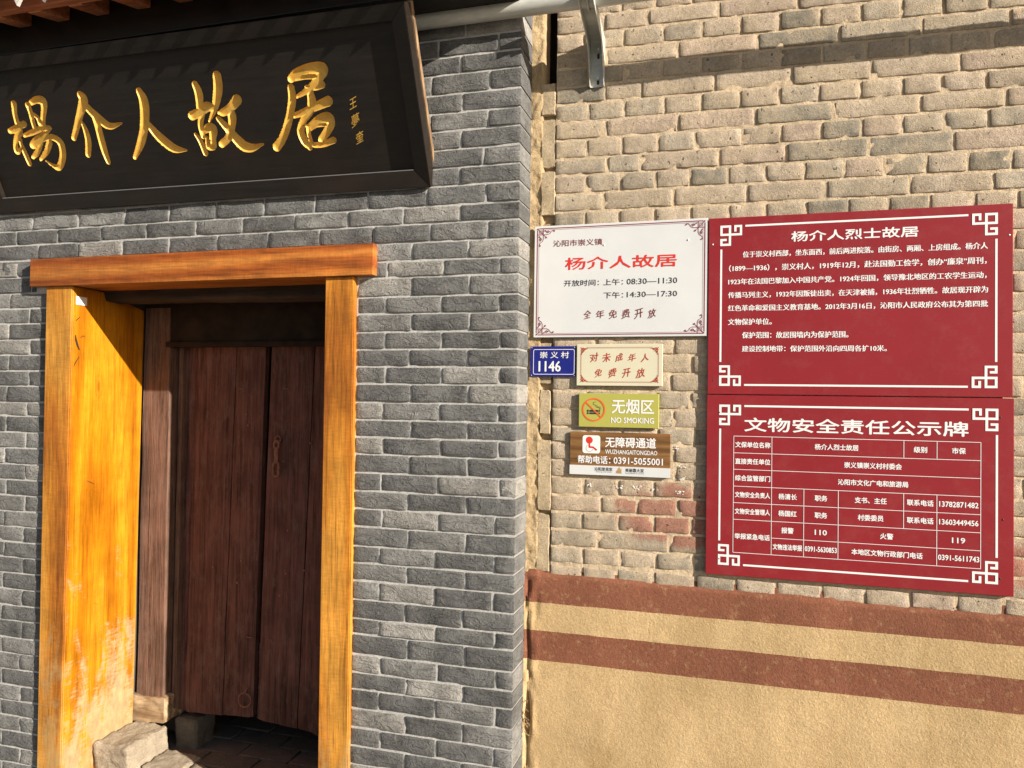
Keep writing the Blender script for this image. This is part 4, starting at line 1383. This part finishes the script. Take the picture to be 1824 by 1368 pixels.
for ci, (key, strokes) in enumerate(sorted(STROKES.items())):
    for st in strokes:
        q = catmull(st)
        for a, c in zip(q[:-1], q[1:]):
            ax, av, ar = a
            cx, cv, cr = c
            ar, cr = max(ar, 0.001), max(cr, 0.001)
            m = 0.03
            i0, i1 = np.searchsorted(gx, [min(ax, cx) - m, max(ax, cx) + m])
            j0, j1 = np.searchsorted(gv, [min(av, cv) - m, max(av, cv) + m])
            if i1 <= i0 or j1 <= j0:
                continue
            X_, V_ = XX[j0:j1, i0:i1], VV_[j0:j1, i0:i1]
            dx, dv = cx - ax, cv - av
            L2 = dx * dx + dv * dv + 1e-12
            t = np.clip(((X_ - ax) * dx + (V_ - av) * dv) / L2, 0, 1)
            d = np.sqrt((X_ - ax - t * dx) ** 2 + (V_ - av - t * dv) ** 2) - (ar + (cr - ar) * t) * 1.30
            sub = SD[j0:j1, i0:i1]
            ow = OWN[j0:j1, i0:i1]
            upd = d < sub
            sub[upd] = d[upd]
            ow[upd & (d < 0.004)] = ci
# snap vertices near the outline onto it so the edge is clean
gy_, gx_ = np.gradient(SD, GS)
near = np.abs(SD) < 0.5 * GS
gn = np.sqrt(gx_ ** 2 + gy_ ** 2) + 1e-6
XS = XX - np.where(near, SD * gx_ / gn ** 2, 0)
VS = VV_ - np.where(near, SD * gy_ / gn ** 2, 0)
SD = np.where(near, 0, SD)
DEP = np.where(SD < 0, np.minimum(-SD * 1.6, 0.0080) + np.minimum(-SD, 0.02) * 0.10, 0)
BX, BV = np.array(P0), None
UA, NA = np.array(UU), np.array(NN)
PTS = np.array(P0)[None, None, :] + XS[..., None] * np.array([1., 0, 0]) + (VS - 0.006 * XS)[..., None] * UA + (-0.030 - DEP)[..., None] * NA
PTS = PTS.reshape(-1, 3)
W_ = nx + 1
jj, ii = np.meshgrid(np.arange(nv), np.arange(nx), indexing='ij')
a_ = (jj * W_ + ii).ravel()
quads = np.stack([a_, a_ + 1, a_ + W_ + 1, a_ + W_], 1)
inside = (SD.ravel()[quads].sum(1) < -1e-9)
own = OWN.ravel()[quads].max(1)
def sub_mesh(q):
    used, inv = np.unique(q.ravel(), return_inverse=True)
    me = bpy.data.meshes.new("mesh")
    nq = len(q)
    me.vertices.add(len(used))
    me.vertices.foreach_set("co", PTS[used].ravel())
    me.loops.add(nq * 4)
    me.loops.foreach_set("vertex_index", inv.ravel().astype(np.int32))
    me.polygons.add(nq)
    me.polygons.foreach_set("loop_start", np.arange(0, nq * 4, 4, dtype=np.int32))
    me.polygons.foreach_set("use_smooth", np.ones(nq, dtype=bool))
    me.update(calc_edges=True)
    return me
field = sub_mesh(quads[~inside])
for p in field.polygons:
    pass
b = bmesh.new()
b.from_mesh(field)
for (x0, x1, v0, v1) in ((IX0 - .01, GX0, IV0 - .01, IV1 + .01), (GX1, IX1 + .01, IV0 - .01, IV1 + .01), (GX0, GX1, IV0 - .01, GV0), (GX0, GX1, GV1, IV1 + .01)):
    b.faces.new([b.verts.new(pl(*c, -0.030)) for c in ((x0, v0), (x1, v0), (x1, v1), (x0, v1))])
me = bm_mesh(b, True)
obj("panel", me, MAT['black'], plaque)
for ci in range(len(STROKES)):
    sel = inside & (own == ci)
    if sel.any():
        obj("carved_character", sub_mesh(quads[sel]), MAT['gold'], plaque)

# ------------------------------------------------------------------ text and flat print
TXT_CACHE = {}
def text_mesh(body, bold):
    cu = bpy.data.curves.new("txt", 'FONT')
    cu.body = body
    cu.size = 1.0
    cu.resolution_u = 2
    o = bpy.data.objects.new("txt", cu)
    COL.objects.link(o)
    dg = bpy.context.evaluated_depsgraph_get()
    dg.update()
    me = bpy.data.meshes.new_from_object(o.evaluated_get(dg))
    bpy.data.objects.remove(o)
    bpy.data.curves.remove(cu)
    return me
def embolden(me, d, flat=False):
    b = bmesh.new()
    offs = ((0, 0), (1, 0), (-1, 0)) if flat else ((0, 0), (1, 0), (-1, 0), (0, 0.7), (0, -0.7))
    for k, (dx, dz) in enumerate(offs):
        c = me.copy()
        c.transform(Matrix.Translation((dx * d, -0.00004 * k, dz * d)))
        b.from_mesh(c)
        bpy.data.meshes.remove(c)
    bpy.data.meshes.remove(me)
    return bm_mesh(b)
def fit(me, x0, x1, z0, z1, y):
    n = len(me.vertices)
    co = np.zeros(n * 3)
    me.vertices.foreach_get("co", co)
    co = co.reshape(-1, 3)
    mn, mx = co.min(0), co.max(0)
    X_ = x0 + (co[:, 0] - mn[0]) / (mx[0] - mn[0]) * (x1 - x0)
    Z_ = z0 + (co[:, 1] - mn[1]) / (mx[1] - mn[1]) * (z1 - z0)
    me.vertices.foreach_set("co", np.stack([X_, np.full(n, y), Z_], 1).ravel())
    me.update()
    return me
def text(item, y, parent, style=None, name="lettering"):
    body, x0, x1, zc, h, key, bold = item
    if style == 'brush':
        # running-hand look: every character slants up to the right, with its own size and lean
        rs = random.Random(len(body) * 31 + int(abs(x0) * 1000))
        n = len(body)
        cw = min(h * 0.98, (x1 - x0) / n)
        for i, ch in enumerate(body):
            cx = x0 + cw / 2 + (x1 - x0 - cw) * i / (n - 1)
            s_ = rs.uniform(0.88, 1.06)
            m_ = fit(text_mesh(ch, 0), -cw / 2 * s_ * 0.92, cw / 2 * s_ * 0.92, -h / 2 * s_, h / 2 * s_, 0)
            lean, up = rs.uniform(0.02, 0.12), rs.uniform(0.12, 0.24)
            for v in m_.vertices:
                lx, lz = v.co.x, v.co.z
                taper = 1 + 0.10 * sin(lz / h * 5 + i)
                v.co = Vector((cx + lx * taper + lz * lean, y, zc + lz + lx * up + 0.04 * h * sin(lx / cw * 6)))
            m_ = embolden(m_, bold * h * 0.9)
            o = obj('brush_character', m_, MAT[key], parent)
        return o
    else:
        me = fit(text_mesh(body, bold), x0, x1, zc - h / 2, zc + h / 2, y)
    if bold > 0:
        me = embolden(me, bold * h * (1.15 if style == 'serif' else 0.9), style == 'serif')
    return obj(name, me, MAT[key], parent)
for ch, x, v, h in SIGNATURE:
    me = text_mesh(ch, 0.012)
    n = len(me.vertices)
    co = np.zeros(n * 3)
    me.vertices.foreach_get("co", co)
    co = co.reshape(-1, 3)
    mn, mx = co.min(0), co.max(0)
    h = h * 0.86
    s_ = h / (mx[1] - mn[1])
    cen = (mn + mx) / 2
    out = [pl(x + (c[0] - cen[0]) * s_ * 0.78 + (c[1] - cen[1]) * s_ * 0.16 + 0.0012 * sin(c[1] * 9), v + (c[1] - cen[1]) * s_ + (c[0] - cen[0]) * s_ * 0.30, -0.0292) for c in co]
    me.vertices.foreach_set("co", np.array([tuple(p) for p in out]).ravel())
    obj("signature_character", me, MAT['gold'], plaque)

def ribbon(bm, pts, w, y, closed=False):
    """flat band of width w along (x,z) points, facing -Y, mitred"""
    P = [Vector(p) for p in pts]
    n = len(P)
    A, B = [], []
    for i in range(n):
        if closed:
            a, c = P[i - 1], P[(i + 1) % n]
        else:
            a, c = P[max(i - 1, 0)], P[min(i + 1, n - 1)]
        d0 = (P[i] - a)
        d1 = (c - P[i])
        if d0.length < 1e-9:
            d0 = d1
        if d1.length < 1e-9:
            d1 = d0
        d0.normalize(); d1.normalize()
        t = (d0 + d1)
        t = t.normalized() if t.length > 1e-6 else d0
        nrm = Vector((-t.y, t.x))
        c_ = max(0.35, nrm.dot(Vector((-d0.y, d0.x))))
        off = nrm * (w / 2 / c_)
        A.append(bm.verts.new((P[i].x - off.x, y, P[i].y - off.y)))
        B.append(bm.verts.new((P[i].x + off.x, y, P[i].y + off.y)))
    m = n if closed else n - 1
    for i in range(m):
        j = (i + 1) % n
        bm.faces.new((A[i], A[j], B[j], B[i]))
def arc(cx, cz, r, a0, a1, n=24):
    return [(cx + r * cos(a0 + (a1 - a0) * k / n), cz + r * sin(a0 + (a1 - a0) * k / n)) for k in range(n + 1)]
def disc(bm, cx, cz, r, y, n=24):
    bm.faces.new([bm.verts.new((cx + r * cos(2 * pi * k / n), y, cz + r * sin(2 * pi * k / n))) for k in range(n)])
def rrect(x0, x1, z0, z1, r, n=5):
    o = []
    for cx, cz, a in ((x1 - r, z1 - r, 0), (x0 + r, z1 - r, pi / 2), (x0 + r, z0 + r, pi), (x1 - r, z0 + r, 1.5 * pi)):
        o += [(cx + r * cos(a + pi / 2 * k / n), cz + r * sin(a + pi / 2 * k / n)) for k in range(n + 1)]
    return o
def sign(name, label, rect, yf, mat, yb=-0.0068, r=0.0012):
    x0, x1, z0, z1 = rect
    t = thing(name, label, "sign", ((x0 + x1) / 2, yf, (z0 + z1) / 2))
    b = box_bm(x0, x1, yf, yb, z0, z1, r, seg=1)
    obj("board", bm_mesh(b, True, 30), mat, t)
    return t
def screws(t, pts, y, key='hole', r=0.0028):
    for x, z in pts:
        b = bmesh.new()
        bmesh.ops.create_uvsphere(b, u_segments=8, v_segments=5, radius=r)
        for v in b.verts:
            v.co = Vector((v.co.x + x, v.co.y * 0.5 + y, v.co.z + z))
        obj("screw", bm_mesh(b, True), MAT[key], t)

# ---- white opening-hours board
yf = -0.0155
t = sign("opening_hours_sign", "white board with big red title, opening hours and a maroon scroll border", (-0.708, -0.0995, 1.770, 2.1725), yf, MAT['board_white'])
yt = yf - 0.0006
for it in TXT_WHITE:
    text(it, yt, t, 'brush' if it[0].startswith('全') else None)
bm = bmesh.new()
bx0, bx1, bz0, bz1 = -0.697, -0.109, 1.7795, 2.1635
ribbon(bm, [(bx0, bz0 + .006), (bx0, bz1 - .006)], 0.0030, yt)
ribbon(bm, [(bx1, bz0 + .006), (bx1, bz1 - .006)], 0.0030, yt)
ribbon(bm, [(bx0 + .006, bz0), (bx1 - .006, bz0)], 0.0030, yt)
ribbon(bm, [(bx0 + .006, bz1), (bx1 - .006, bz1)], 0.0030, yt)
ribbon(bm, [(bx0 + .006, bz0 + .005), (bx1 - .006, bz0 + .005), (bx1 - .006, bz1 - .005), (bx0 + .006, bz1 - .005)], 0.0008, yt - 0.0002, True)
obj("border", bm_mesh(bm), MAT['line_maroon'], t)
def flourish(cx, cz, sx, sz, s, y):
    b = bmesh.new()
    k = 0
    def P(pts):
        return [(cx + sx * s * px, cz + sz * s * pz) for px, pz in pts]
    def rb(pts, w):
        nonlocal k
        k += 1
        ribbon(b, P(pts), w * 1.5, y - 0.0001 * k)
    rb([(0, 0), (16, 16), (26, 26)], 0.0012)
    rb([(7, 7), (14, 7), (14, 14), (7, 14), (7, 7)], 0.0009)
    rb([(17, 0), (17, 30), (14, 36), (9, 39), (6, 43), (6, 48), (8, 49)], 0.0012)
    rb([(0, 17), (30, 17), (36, 14), (39, 9), (43, 6), (48, 6), (49, 8)], 0.0012)
    rb([(22, 6), (26, 9), (30, 7), (34, 9), (30, 12), (26, 10)], 0.0016)
    rb([(6, 22), (9, 26), (7, 30), (9, 34), (12, 30), (10, 26)], 0.0016)
    for px, pz, r in ((1.2, 1.2, 2.2), (25, 25, 2.4), (48, 8, 2.0), (8, 48, 2.0), (22, 6, 1.6), (6, 22, 1.6)):
        k += 1
        disc(b, cx + sx * s * px, cz + sz * s * pz, r * s, y - 0.0001 * k, 10)
    bmesh.ops.recalc_face_normals(b, faces=b.faces[:])
    return bm_mesh(b)
for cx, cz, sx, sz in ((bx0, bz0, 1, 1), (bx1, bz0, -1, 1), (bx0, bz1, 1, -1), (bx1, bz1, -1, -1)):
    obj("corner_ornament", flourish(cx, cz, sx, sz, 0.00130, yt), MAT['line_maroon'], t)
screws(t, [(-0.165, 2.10), (-0.455, 2.095)], yf, 'board_white', 0.004)

# ---- house number plate
t = sign("house_number_plate", "small navy blue enamel plate reading 1146, left of the cream notice", (-0.719, -0.5525, 1.630, 1.7385), -0.0115, MAT['board_blue'], yb=-0.0095, r=0.0006)
yt = -0.0120
for it in TXT_BLUE:
    text(it, yt, t)
bm = bmesh.new()
(ax, az), (cx, cz) = ICON['bluein']
ribbon(bm, rrect(ax, cx, cz, az, 0.006), 0.0018, yt, True)
obj("border", bm_mesh(bm), MAT['white'], t)
screws(t, [(-0.7145, 1.734), (-0.557, 1.734), (-0.7145, 1.634), (-0.557, 1.634)], -0.0118, 'screw', 0.0016)

# ---- cream notice
t = sign("free_entry_notice", "cream notice with two lines of red brush script and a thin red border", (-0.5475, -0.2465, 1.598, 1.745), -0.0150, MAT['board_cream'])
yt = -0.0156
for it in TXT_CREAM:
    text(it, yt, t, 'brush')
bm = bmesh.new()
cx0, cx1, cz0, cz1 = -0.5330, -0.2600, 1.6105, 1.7335
ribbon(bm, [(cx0 + .02, cz1), (cx1 - .02, cz1)], 0.0009, yt)
ribbon(bm, [(cx0 + .02, cz0), (cx1 - .02, cz0)], 0.0009, yt)
ribbon(bm, [(cx0, cz0 + .02), (cx0, cz1 - .02)], 0.0009, yt)
ribbon(bm, [(cx1, cz0 + .02), (cx1, cz1 - .02)], 0.0009, yt)
ribbon(bm, [(cx0 + .003, cz0 + .003), (cx1 - .003, cz0 + .003), (cx1 - .003, cz1 - .003), (cx0 + .003, cz1 - .003)], 0.0005, yt - .0001, True)
obj("border", bm_mesh(bm), MAT['red2'], t)
for cx, cz, sx, sz in ((cx0, cz0, 1, 1), (cx1, cz0, -1, 1), (cx0, cz1, 1, -1), (cx1, cz1, -1, -1)):
    obj("corner_ornament", flourish(cx, cz, sx, sz, 0.00052, yt), MAT['red2'], t)

# ---- no smoking
t = sign("no_smoking_sign", "olive green no-smoking sign with orange prohibition ring", (-0.5375, -0.2575, 1.4525, 1.5715), -0.0170, MAT['board_green'])
yt = -0.0176
for it in TXT_GREEN:
    text(it, yt, t)
(nx0, nz0), (nx1, _) = ICON['nos']
R_ = nx1 - nx0
bm = bmesh.new()
c_ = ICON['cig']
for za, zb_ in ((c_[0][1] + .001, c_[0][1] - .006), (c_[2][1] + .003, c_[2][1] - .003)):
    for xa, xb in ((c_[0][0], c_[0][0] + .006), (c_[0][0] + .009, c_[1][0] - .006), (c_[1][0] - .004, c_[1][0] - .0025), (c_[1][0] - .001, c_[1][0] + .0005)):
        bm.faces.new([bm.verts.new(v) for v in ((xa, yt, zb_), (xb, yt, zb_), (xb, yt, za), (xa, yt, za))])
ribbon(bm, ICON['smoke'], 0.0011, yt - .0001)
ribbon(bm, [(x_ + .004, z_ + .002) for x_, z_ in ICON['smoke'][3:]], 0.0008, yt - .0002)
obj("cigarette_symbol", bm_mesh(bm), MAT['ink'], t)
bm = bmesh.new()
ribbon(bm, [(nx0 + R_ * .94 * cos(a), nz0 + R_ * .94 * sin(a)) for a in [2 * pi * k / 48 for k in range(48)]], 0.0052, yt - .0004, True)
ribbon(bm, ICON['slash'], 0.0042, yt - .0005)
obj("prohibition_ring", bm_mesh(bm), MAT['orange'], t)

# ---- barrier-free access sign
yf = -0.0135
t = sign("access_sign", "brown wood-print sign with a white wheelchair symbol and telephone number", (-0.5685, -0.2175, 1.2845, 1.4350), yf, MAT['board_brown'])
yt = yf - 0.0006
zs_ = (ICON['strip'][0][1] + ICON['strip'][1][1]) / 2
b = box_bm(-0.5687, -0.2173, yf - 0.0005, yf + 0.002, 1.2843, zs_)
obj("white_strip", bm_mesh(b), MAT['board_white'], t)
bm = bmesh.new()
(wx0, wz0), (wx1, wz1) = ICON['wheel']
bm.faces.new([bm.verts.new((x, yt, z)) for x, z in rrect(wx0, wx1, wz1, wz0, 0.009)])
obj("symbol_tile", bm_mesh(bm), MAT['white'], t)
bm = bmesh.new()
hx_, hz_ = ICON['head'][0]
disc(bm, hx_, hz_, 0.0125, yt - .0002)
ribbon(bm, ICON['body'], 0.0062, yt - .0003)
obj("wheelchair_symbol", bm_mesh(bm), MAT['red'], t)
bm = bmesh.new()
qx_, qz_ = ICON['wc'][0]
ribbon(bm, arc(qx_, qz_, 0.0122, radians(120), radians(345)), 0.0013, yt - .0004)
obj("wheel_symbol", bm_mesh(bm), MAT['grey_print'], t)
for it in TXT_BROWN:
    text(it, yt - .0001, t)
bm = bmesh.new()
(gx0_, gz0_), (gx1_, gz1_) = ICON['bld']
for k, (f0, f1, hh) in enumerate(((.05, .25, .45), (.28, .45, .85), (.48, .62, 1.0), (.66, .86, .75))):
    ww = gx1_ - gx0_
    bm.faces.new([bm.verts.new(v) for v in ((gx0_ + ww * f0, yt - .0003, gz1_), (gx0_ + ww * f1, yt - .0003, gz1_), (gx0_ + ww * f1, yt - .0003, gz1_ + (gz0_ - gz1_) * hh), (gx0_ + ww * f0, yt - .0003, gz1_ + (gz0_ - gz1_) * hh * .8))])
ribbon(bm, [(gx0_, gz1_ - .0005), (gx1_, gz1_ - .0005)], 0.0010, yt - .0004)
obj("tower_emblem", bm_mesh(bm), MAT['goldprint'], t)

# ---- crimson boards
def fret(cx, cz, sx, sz, S, w, y):
    pts = [(45, 150), (0, 150), (0, 205), (92, 205), (92, 0), (0, 0), (0, 92), (210, 92), (210, 0), (150, 0), (150, 48)]
    b = bmesh.new()
    P = [(cx + sx * px * S / 210, cz + sz * pz * S / 210) for px, pz in pts]
    # draw as separate bars so that the crossing stays clean
    hw = w / 2
    for k, (a, c) in enumerate(zip(P[:-1], P[1:])):
        x0, x1 = sorted((a[0], c[0]))
        z0, z1 = sorted((a[1], c[1]))
        yy = y - 0.00006 * k
        b.faces.new([b.verts.new(v) for v in ((x0 - hw, yy, z0 - hw), (x1 + hw, yy, z0 - hw), (x1 + hw, yy, z1 + hw), (x0 - hw, yy, z1 + hw))])
    return bm_mesh(b)
def red_board(name, label, rect, orn, texts):
    yf = -0.0180
    t = sign(name, label, rect, yf, MAT['board_red'])
    yt = yf - 0.0006
    (ax, az), (bx, bz), (cx, cz), (dx, dz) = orn
    x0, x1 = (ax + cx) / 2 + .0037, (bx + dx) / 2 - .0037
    z1, z0 = (az + bz) / 2 - .0037, (cz + dz) / 2 + .0037
    S = 0.063
    for px, pz, sx, sz in ((x0, z0, 1, 1), (x1, z0, -1, 1), (x0, z1, 1, -1), (x1, z1, -1, -1)):
        obj("corner_ornament", fret(px, pz, sx, sz, S, 0.0074, yt), MAT['white'], t)
    bm = bmesh.new()
    e = S + 0.014
    for a, c in (((x0, z0 + e), (x0, z1 - e)), ((x1, z0 + e), (x1, z1 - e)), ((x0 + e, z0), (x1 - e, z0)), ((x0 + e, z1), (x1 - e, z1))):
        ribbon(bm, [a, c], 0.0062, yt)
    bmesh.ops.recalc_face_normals(bm, faces=bm.faces[:])
    obj("border", bm_mesh(bm), MAT['white'], t)
    for k, it in enumerate(texts):
        text(it, yt, t, 'serif' if k else None)
    return t, yf, yt
t, yf, yt = red_board("history_board", "upper crimson board with a long white paragraph about the residence", (-0.0965, 0.808, 1.5735, 2.169), ORN_RED1, TXT_RED1)
screws(t, [(-0.083, 2.080), (0.798, 2.072)], yf, 'screw', 0.0030)
screws(t, [(-0.078, 1.62)], yf, 'hole', 0.0022)
t, yf, yt = red_board("responsibility_board", "lower crimson board with a white ruled table of duties and telephone numbers", (-0.0975, 0.8115, 0.968, 1.5705), ORN_RED2, TXT_RED2_TITLE)
screws(t, [(-0.056, 1.512), (-0.054, 1.022), (0.775, 1.512), (0.775, 1.02), (0.782, 1.20)], yf, 'hole', 0.0030)
bm = bmesh.new()
lw = 0.0016
V_, H_ = TAB_V, TAB_H
for k, z in enumerate(H_):
    xa = V_[1] if k == 6 else V_[0]
    ribbon(bm, [(xa, z), (V_[6], z)], lw, yt)
for k, (x, r0, r1) in enumerate(((V_[0], 0, 7), (V_[1], 0, 7), (V_[2], 3, 7), (V_[3], 3, 7), (V_[4], 0, 1), (V_[4], 3, 5), (V_[5], 0, 1), (V_[5], 3, 7), (V_[6], 0, 7))):
    ribbon(bm, [(x, H_[r1]), (x, H_[r0])], lw, yt - .0001)
bmesh.ops.recalc_face_normals(bm, faces=bm.faces[:])
for f in bm.faces:
    if f.normal.y > 0:
        f.normal_flip()
obj("table_lines", bm_mesh(bm), MAT['white'], t)
CELLS = [(0, 0, 1, "文保单位名称"), (0, 1, 4, "杨介人烈士故居"), (0, 4, 5, "级别"), (0, 5, 6, "市保"),
         (1, 0, 1, "直接责任单位"), (1, 1, 6, "崇义镇崇义村村委会"), (2, 0, 1, "综合监管部门"), (2, 1, 6, "沁阳市文化广电和旅游局"),
         (3, 0, 1, "文物安全负责人"), (3, 1, 2, "杨清长"), (3, 2, 3, "职务"), (3, 3, 4, "支书、主任"), (3, 4, 5, "联系电话"), (3, 5, 6, "13782871482"),
         (4, 0, 1, "文物安全管理人"), (4, 1, 2, "杨国红"), (4, 2, 3, "职务"), (4, 3, 4, "村委委员"), (4, 4, 5, "联系电话"), (4, 5, 6, "13603449456"),
         (5.5, 0, 1, "举报紧急电话"), (5, 1, 2, "报警"), (5, 2, 3, "110"), (5, 3, 5, "火警"), (5, 5, 6, "119"),
         (6, 1, 2, "文物违法举报"), (6, 2, 3, "0391-5630853"), (6, 3, 5, "本地区文物行政部门电话"), (6, 5, 6, "0391-5611743")]
for r, c0, c1, s in CELLS:
    za = H_[int(r)] if r != 5.5 else H_[5]
    zb_ = H_[int(r) + 1] if r != 5.5 else H_[7]
    zc = (za + zb_) / 2
    xc = (V_[c0] + V_[c1]) / 2
    cell = V_[c1] - V_[c0]
    digits = all(ord(ch) < 128 for ch in s)
    if digits:
        w = min(cell - 0.008, len(s) * 0.0098)
        h = 0.0165
        if len(s) == 3:
            w = 0.036
    else:
        w = min(cell - 0.010, len(s) * 0.0186)
        h = 0.0185
    text((s, xc - w / 2, xc + w / 2, zc, h, 'white', 0.038), yt, t)

# ------------------------------------------------------------------ pipe and bracket
pm = tube_mesh([(x, -0.188, 2.888) for x in (-1.75, -1.2, -0.6, 0.0, 0.8, 1.6, 2.9)], 0.0290, 28)
po = obj("steel_pipe", pm, MAT['steel'])
po['label'] = "galvanised steel pipe running level across the top of both walls"
po['category'] = "pipe"
br = thing("pipe_bracket", "galvanised steel channel bracket bolted to the tan bricks under the pipe", "bracket", (-0.487, 0, 2.66))
bx_l, bx_r = -0.513, -0.461
for x in (bx_l, bx_r - 0.0025):
    P = [(0.0, 2.662), (-0.020, 2.662), (-0.030, 2.700), (-0.075, 2.800), (-0.275, 2.868), (-0.275, 2.905), (-0.02, 2.835), (0.0, 2.835)]
    b = bmesh.new()
    f0 = [b.verts.new((x, y, z)) for y, z in P]
    f1 = [b.verts.new((x + 0.0025, y, z)) for y, z in P]
    b.faces.new(f0)
    b.faces.new(f1[::-1])
    for i in range(len(P)):
        j = (i + 1) % len(P)
        b.faces.new((f0[i], f1[i], f1[j], f0[j]))
    bmesh.ops.recalc_face_normals(b, faces=b.faces[:])
    obj("side_flange", bm_mesh(b), MAT['steel'], br)
b = box_bm(bx_l + 0.0026, bx_r - 0.0026, -0.0085, -0.0060, 2.662, 2.832)
obj("wall_plate", bm_mesh(b), MAT['steel'], br)
b = bmesh.new()
V = [b.verts.new(c) for c in ((bx_l + .0026, -0.010, 2.826), (bx_r - .0026, -0.010, 2.826), (bx_r - .0026, -0.275, 2.900), (bx_l + .0026, -0.275, 2.900),
                              (bx_l + .0026, -0.010, 2.829), (bx_r - .0026, -0.010, 2.829), (bx_r - .0026, -0.275, 2.903), (bx_l + .0026, -0.275, 2.903))]
for f in ((0, 1, 2, 3), (7, 6, 5, 4), (0, 4, 5, 1), (1, 5, 6, 2), (2, 6, 7, 3), (3, 7, 4, 0)):
    b.faces.new([V[i] for i in f])
bmesh.ops.recalc_face_normals(b, faces=b.faces[:])
obj("arm", bm_mesh(b), MAT['steel'], br)
def bolt(x, y, z, r=0.008, l=0.012, n=6, mat='steel', nm="bolt"):
    b = bmesh.new()
    bmesh.ops.create_cone(b, cap_ends=True, segments=n, radius1=r, radius2=r, depth=l)
    for v in b.verts:
        v.co = Vector((v.co.x + x, v.co.z + y, v.co.y + z))
    bmesh.ops.recalc_face_normals(b, faces=b.faces[:])
    obj(nm, bm_mesh(b), MAT[mat], br)
bolt(-0.480, -0.015, 2.790)
bolt(-0.480, -0.022, 2.790, 0.004, 0.014, 10)
bolt(-0.484, -0.014, 2.690, 0.005, 0.012, 10)
for z in (2.680, 2.772):
    b = bmesh.new()
    b.faces.new([b.verts.new((x, -0.0089, zz)) for x, zz in rrect(-0.4885, -0.4795, z - .010, z + .010, 0.0043)])
    obj("slot", bm_mesh(b), MAT['hole'], br)
obj("clamp", tube_mesh([(-0.487, -0.188 + 0.034 * cos(a), 2.888 + 0.034 * sin(a)) for a in [2 * pi * k / 24 for k in range(24)]], 0.0045, 8, closed=True), MAT['steel'], br)
bolt(-0.487, -0.245, 2.875, 0.007, 0.02)

# dry stalks caught behind the plaque
rg = random.Random(5)
L_ = []
for k in range(5):
    x0_ = -1.085 + 0.007 * k
    L_.append([(x0_ + 0.010 * sin(q * 1.3 + k), -0.205 - 0.01 * cos(q + k), 2.99 - 0.020 * q) for q in range(4 + k % 3)])
so_ = stalks("dry_stalks", L_, 0.0012, MAT['straw'], None)
so_['label'] = "thin dry plant stalks caught beside the top of the plaque above the pipe"
so_['category'] = "twigs"

# ------------------------------------------------------------------ eave
eave = thing("tiled_eave", "timber eave with red rafters and hanging drip tiles above the plaque", "roof", (-2.4, -0.34, 2.97))
EX1 = -0.70
b = rough_bm(box_bm(-4.4, EX1, -0.500, -0.472, 2.972, 3.045), 4, 0.0, 4, 2)
obj("fascia_board", bm_mesh(b), MAT['rafter'], eave)
k = 0
x = -2.765 - 0.185 * 8
while x < EX1 - 0.05:
    b = bmesh.new()
    V = [b.verts.new(c) for c in ((x - .030, -0.472, 2.968), (x + .030, -0.472, 2.968), (x + .030, -0.338, 2.998), (x - .030, -0.338, 2.998),
                                  (x - .030, -0.472, 3.030), (x + .030, -0.472, 3.030), (x + .030, -0.338, 3.060), (x - .030, -0.338, 3.060))]
    for f in ((0, 3, 2, 1), (4, 5, 6, 7), (0, 1, 5, 4), (1, 2, 6, 5), (2, 3, 7, 6), (3, 0, 4, 7)):
        b.faces.new([V[i] for i in f])
    bmesh.ops.bevel(b, geom=b.edges[:], offset=0.003, segments=1, affect='EDGES')
    obj("rafter", bm_mesh(b), MAT['rafter'], eave)
    x += 0.190
b = box_bm(-4.4, EX1 - 0.02, -0.337, -0.16, 2.90, 3.10, 0.004)
obj("purlin", bm_mesh(b), MAT['black'], eave)
b = bmesh.new()
V = [b.verts.new(c) for c in ((-4.4, -0.54, 3.046), (EX1, -0.54, 3.046), (EX1, -0.13, 3.150), (-4.4, -0.13, 3.150), (-4.4, -0.54, 3.066), (EX1, -0.54, 3.066), (EX1, -0.13, 3.170), (-4.4, -0.13, 3.170))]
for f in ((0, 3, 2, 1), (4, 5, 6, 7), (0, 1, 5, 4), (1, 2, 6, 5), (2, 3, 7, 6), (3, 0, 4, 7)):
    b.faces.new([V[i] for i in f])
obj("roof_deck", bm_mesh(b), MAT['beam'], eave)
def drip_tile(x, w, mat, drop):
    b = bmesh.new()
    prof = [(-0.5, 0.0), (-0.47, -0.30), (-0.30, -0.42), (-0.14, -0.75), (0.0, -1.0), (0.14, -0.75), (0.30, -0.42), (0.47, -0.30), (0.5, 0.0)]
    f0 = [b.verts.new((x + px * w, -0.556, 3.062 + pz * drop)) for px, pz in prof]
    f1 = [b.verts.new((x + px * w, -0.544, 3.062 + pz * drop)) for px, pz in prof]
    b.faces.new(f0)
    b.faces.new(f1[::-1])
    for i in range(len(prof)):
        j = (i + 1) % len(prof)
        b.faces.new((f0[i], f1[i], f1[j], f0[j]))
    # curved pan running up the slope
    for s in range(6):
        a0, a1 = pi + pi * s / 6, pi + pi * (s + 1) / 6
        q = [(x + w / 2 * cos(a), 0.02 * sin(a)) for a in (a0, a1)]
        vv = [b.verts.new(v) for v in ((q[0][0], -0.55, 3.083 + q[0][1]), (q[1][0], -0.55, 3.083 + q[1][1]), (q[1][0], -0.13, 3.190 + q[1][1]), (q[0][0], -0.13, 3.190 + q[0][1]))]
        b.faces.new(vv)
    bmesh.ops.recalc_face_normals(b, faces=b.faces[:])
    return obj("drip_tile", bm_mesh(b), mat, eave)
TP = 0.118
x = EX1 - 0.05
k = 0
while x > -4.3:
    drip_tile(x, TP * 0.97, MAT['whitetile'] if abs(x + 2.50) < TP / 2 else MAT['tile'], 0.112)
    x -= TP
    k += 1
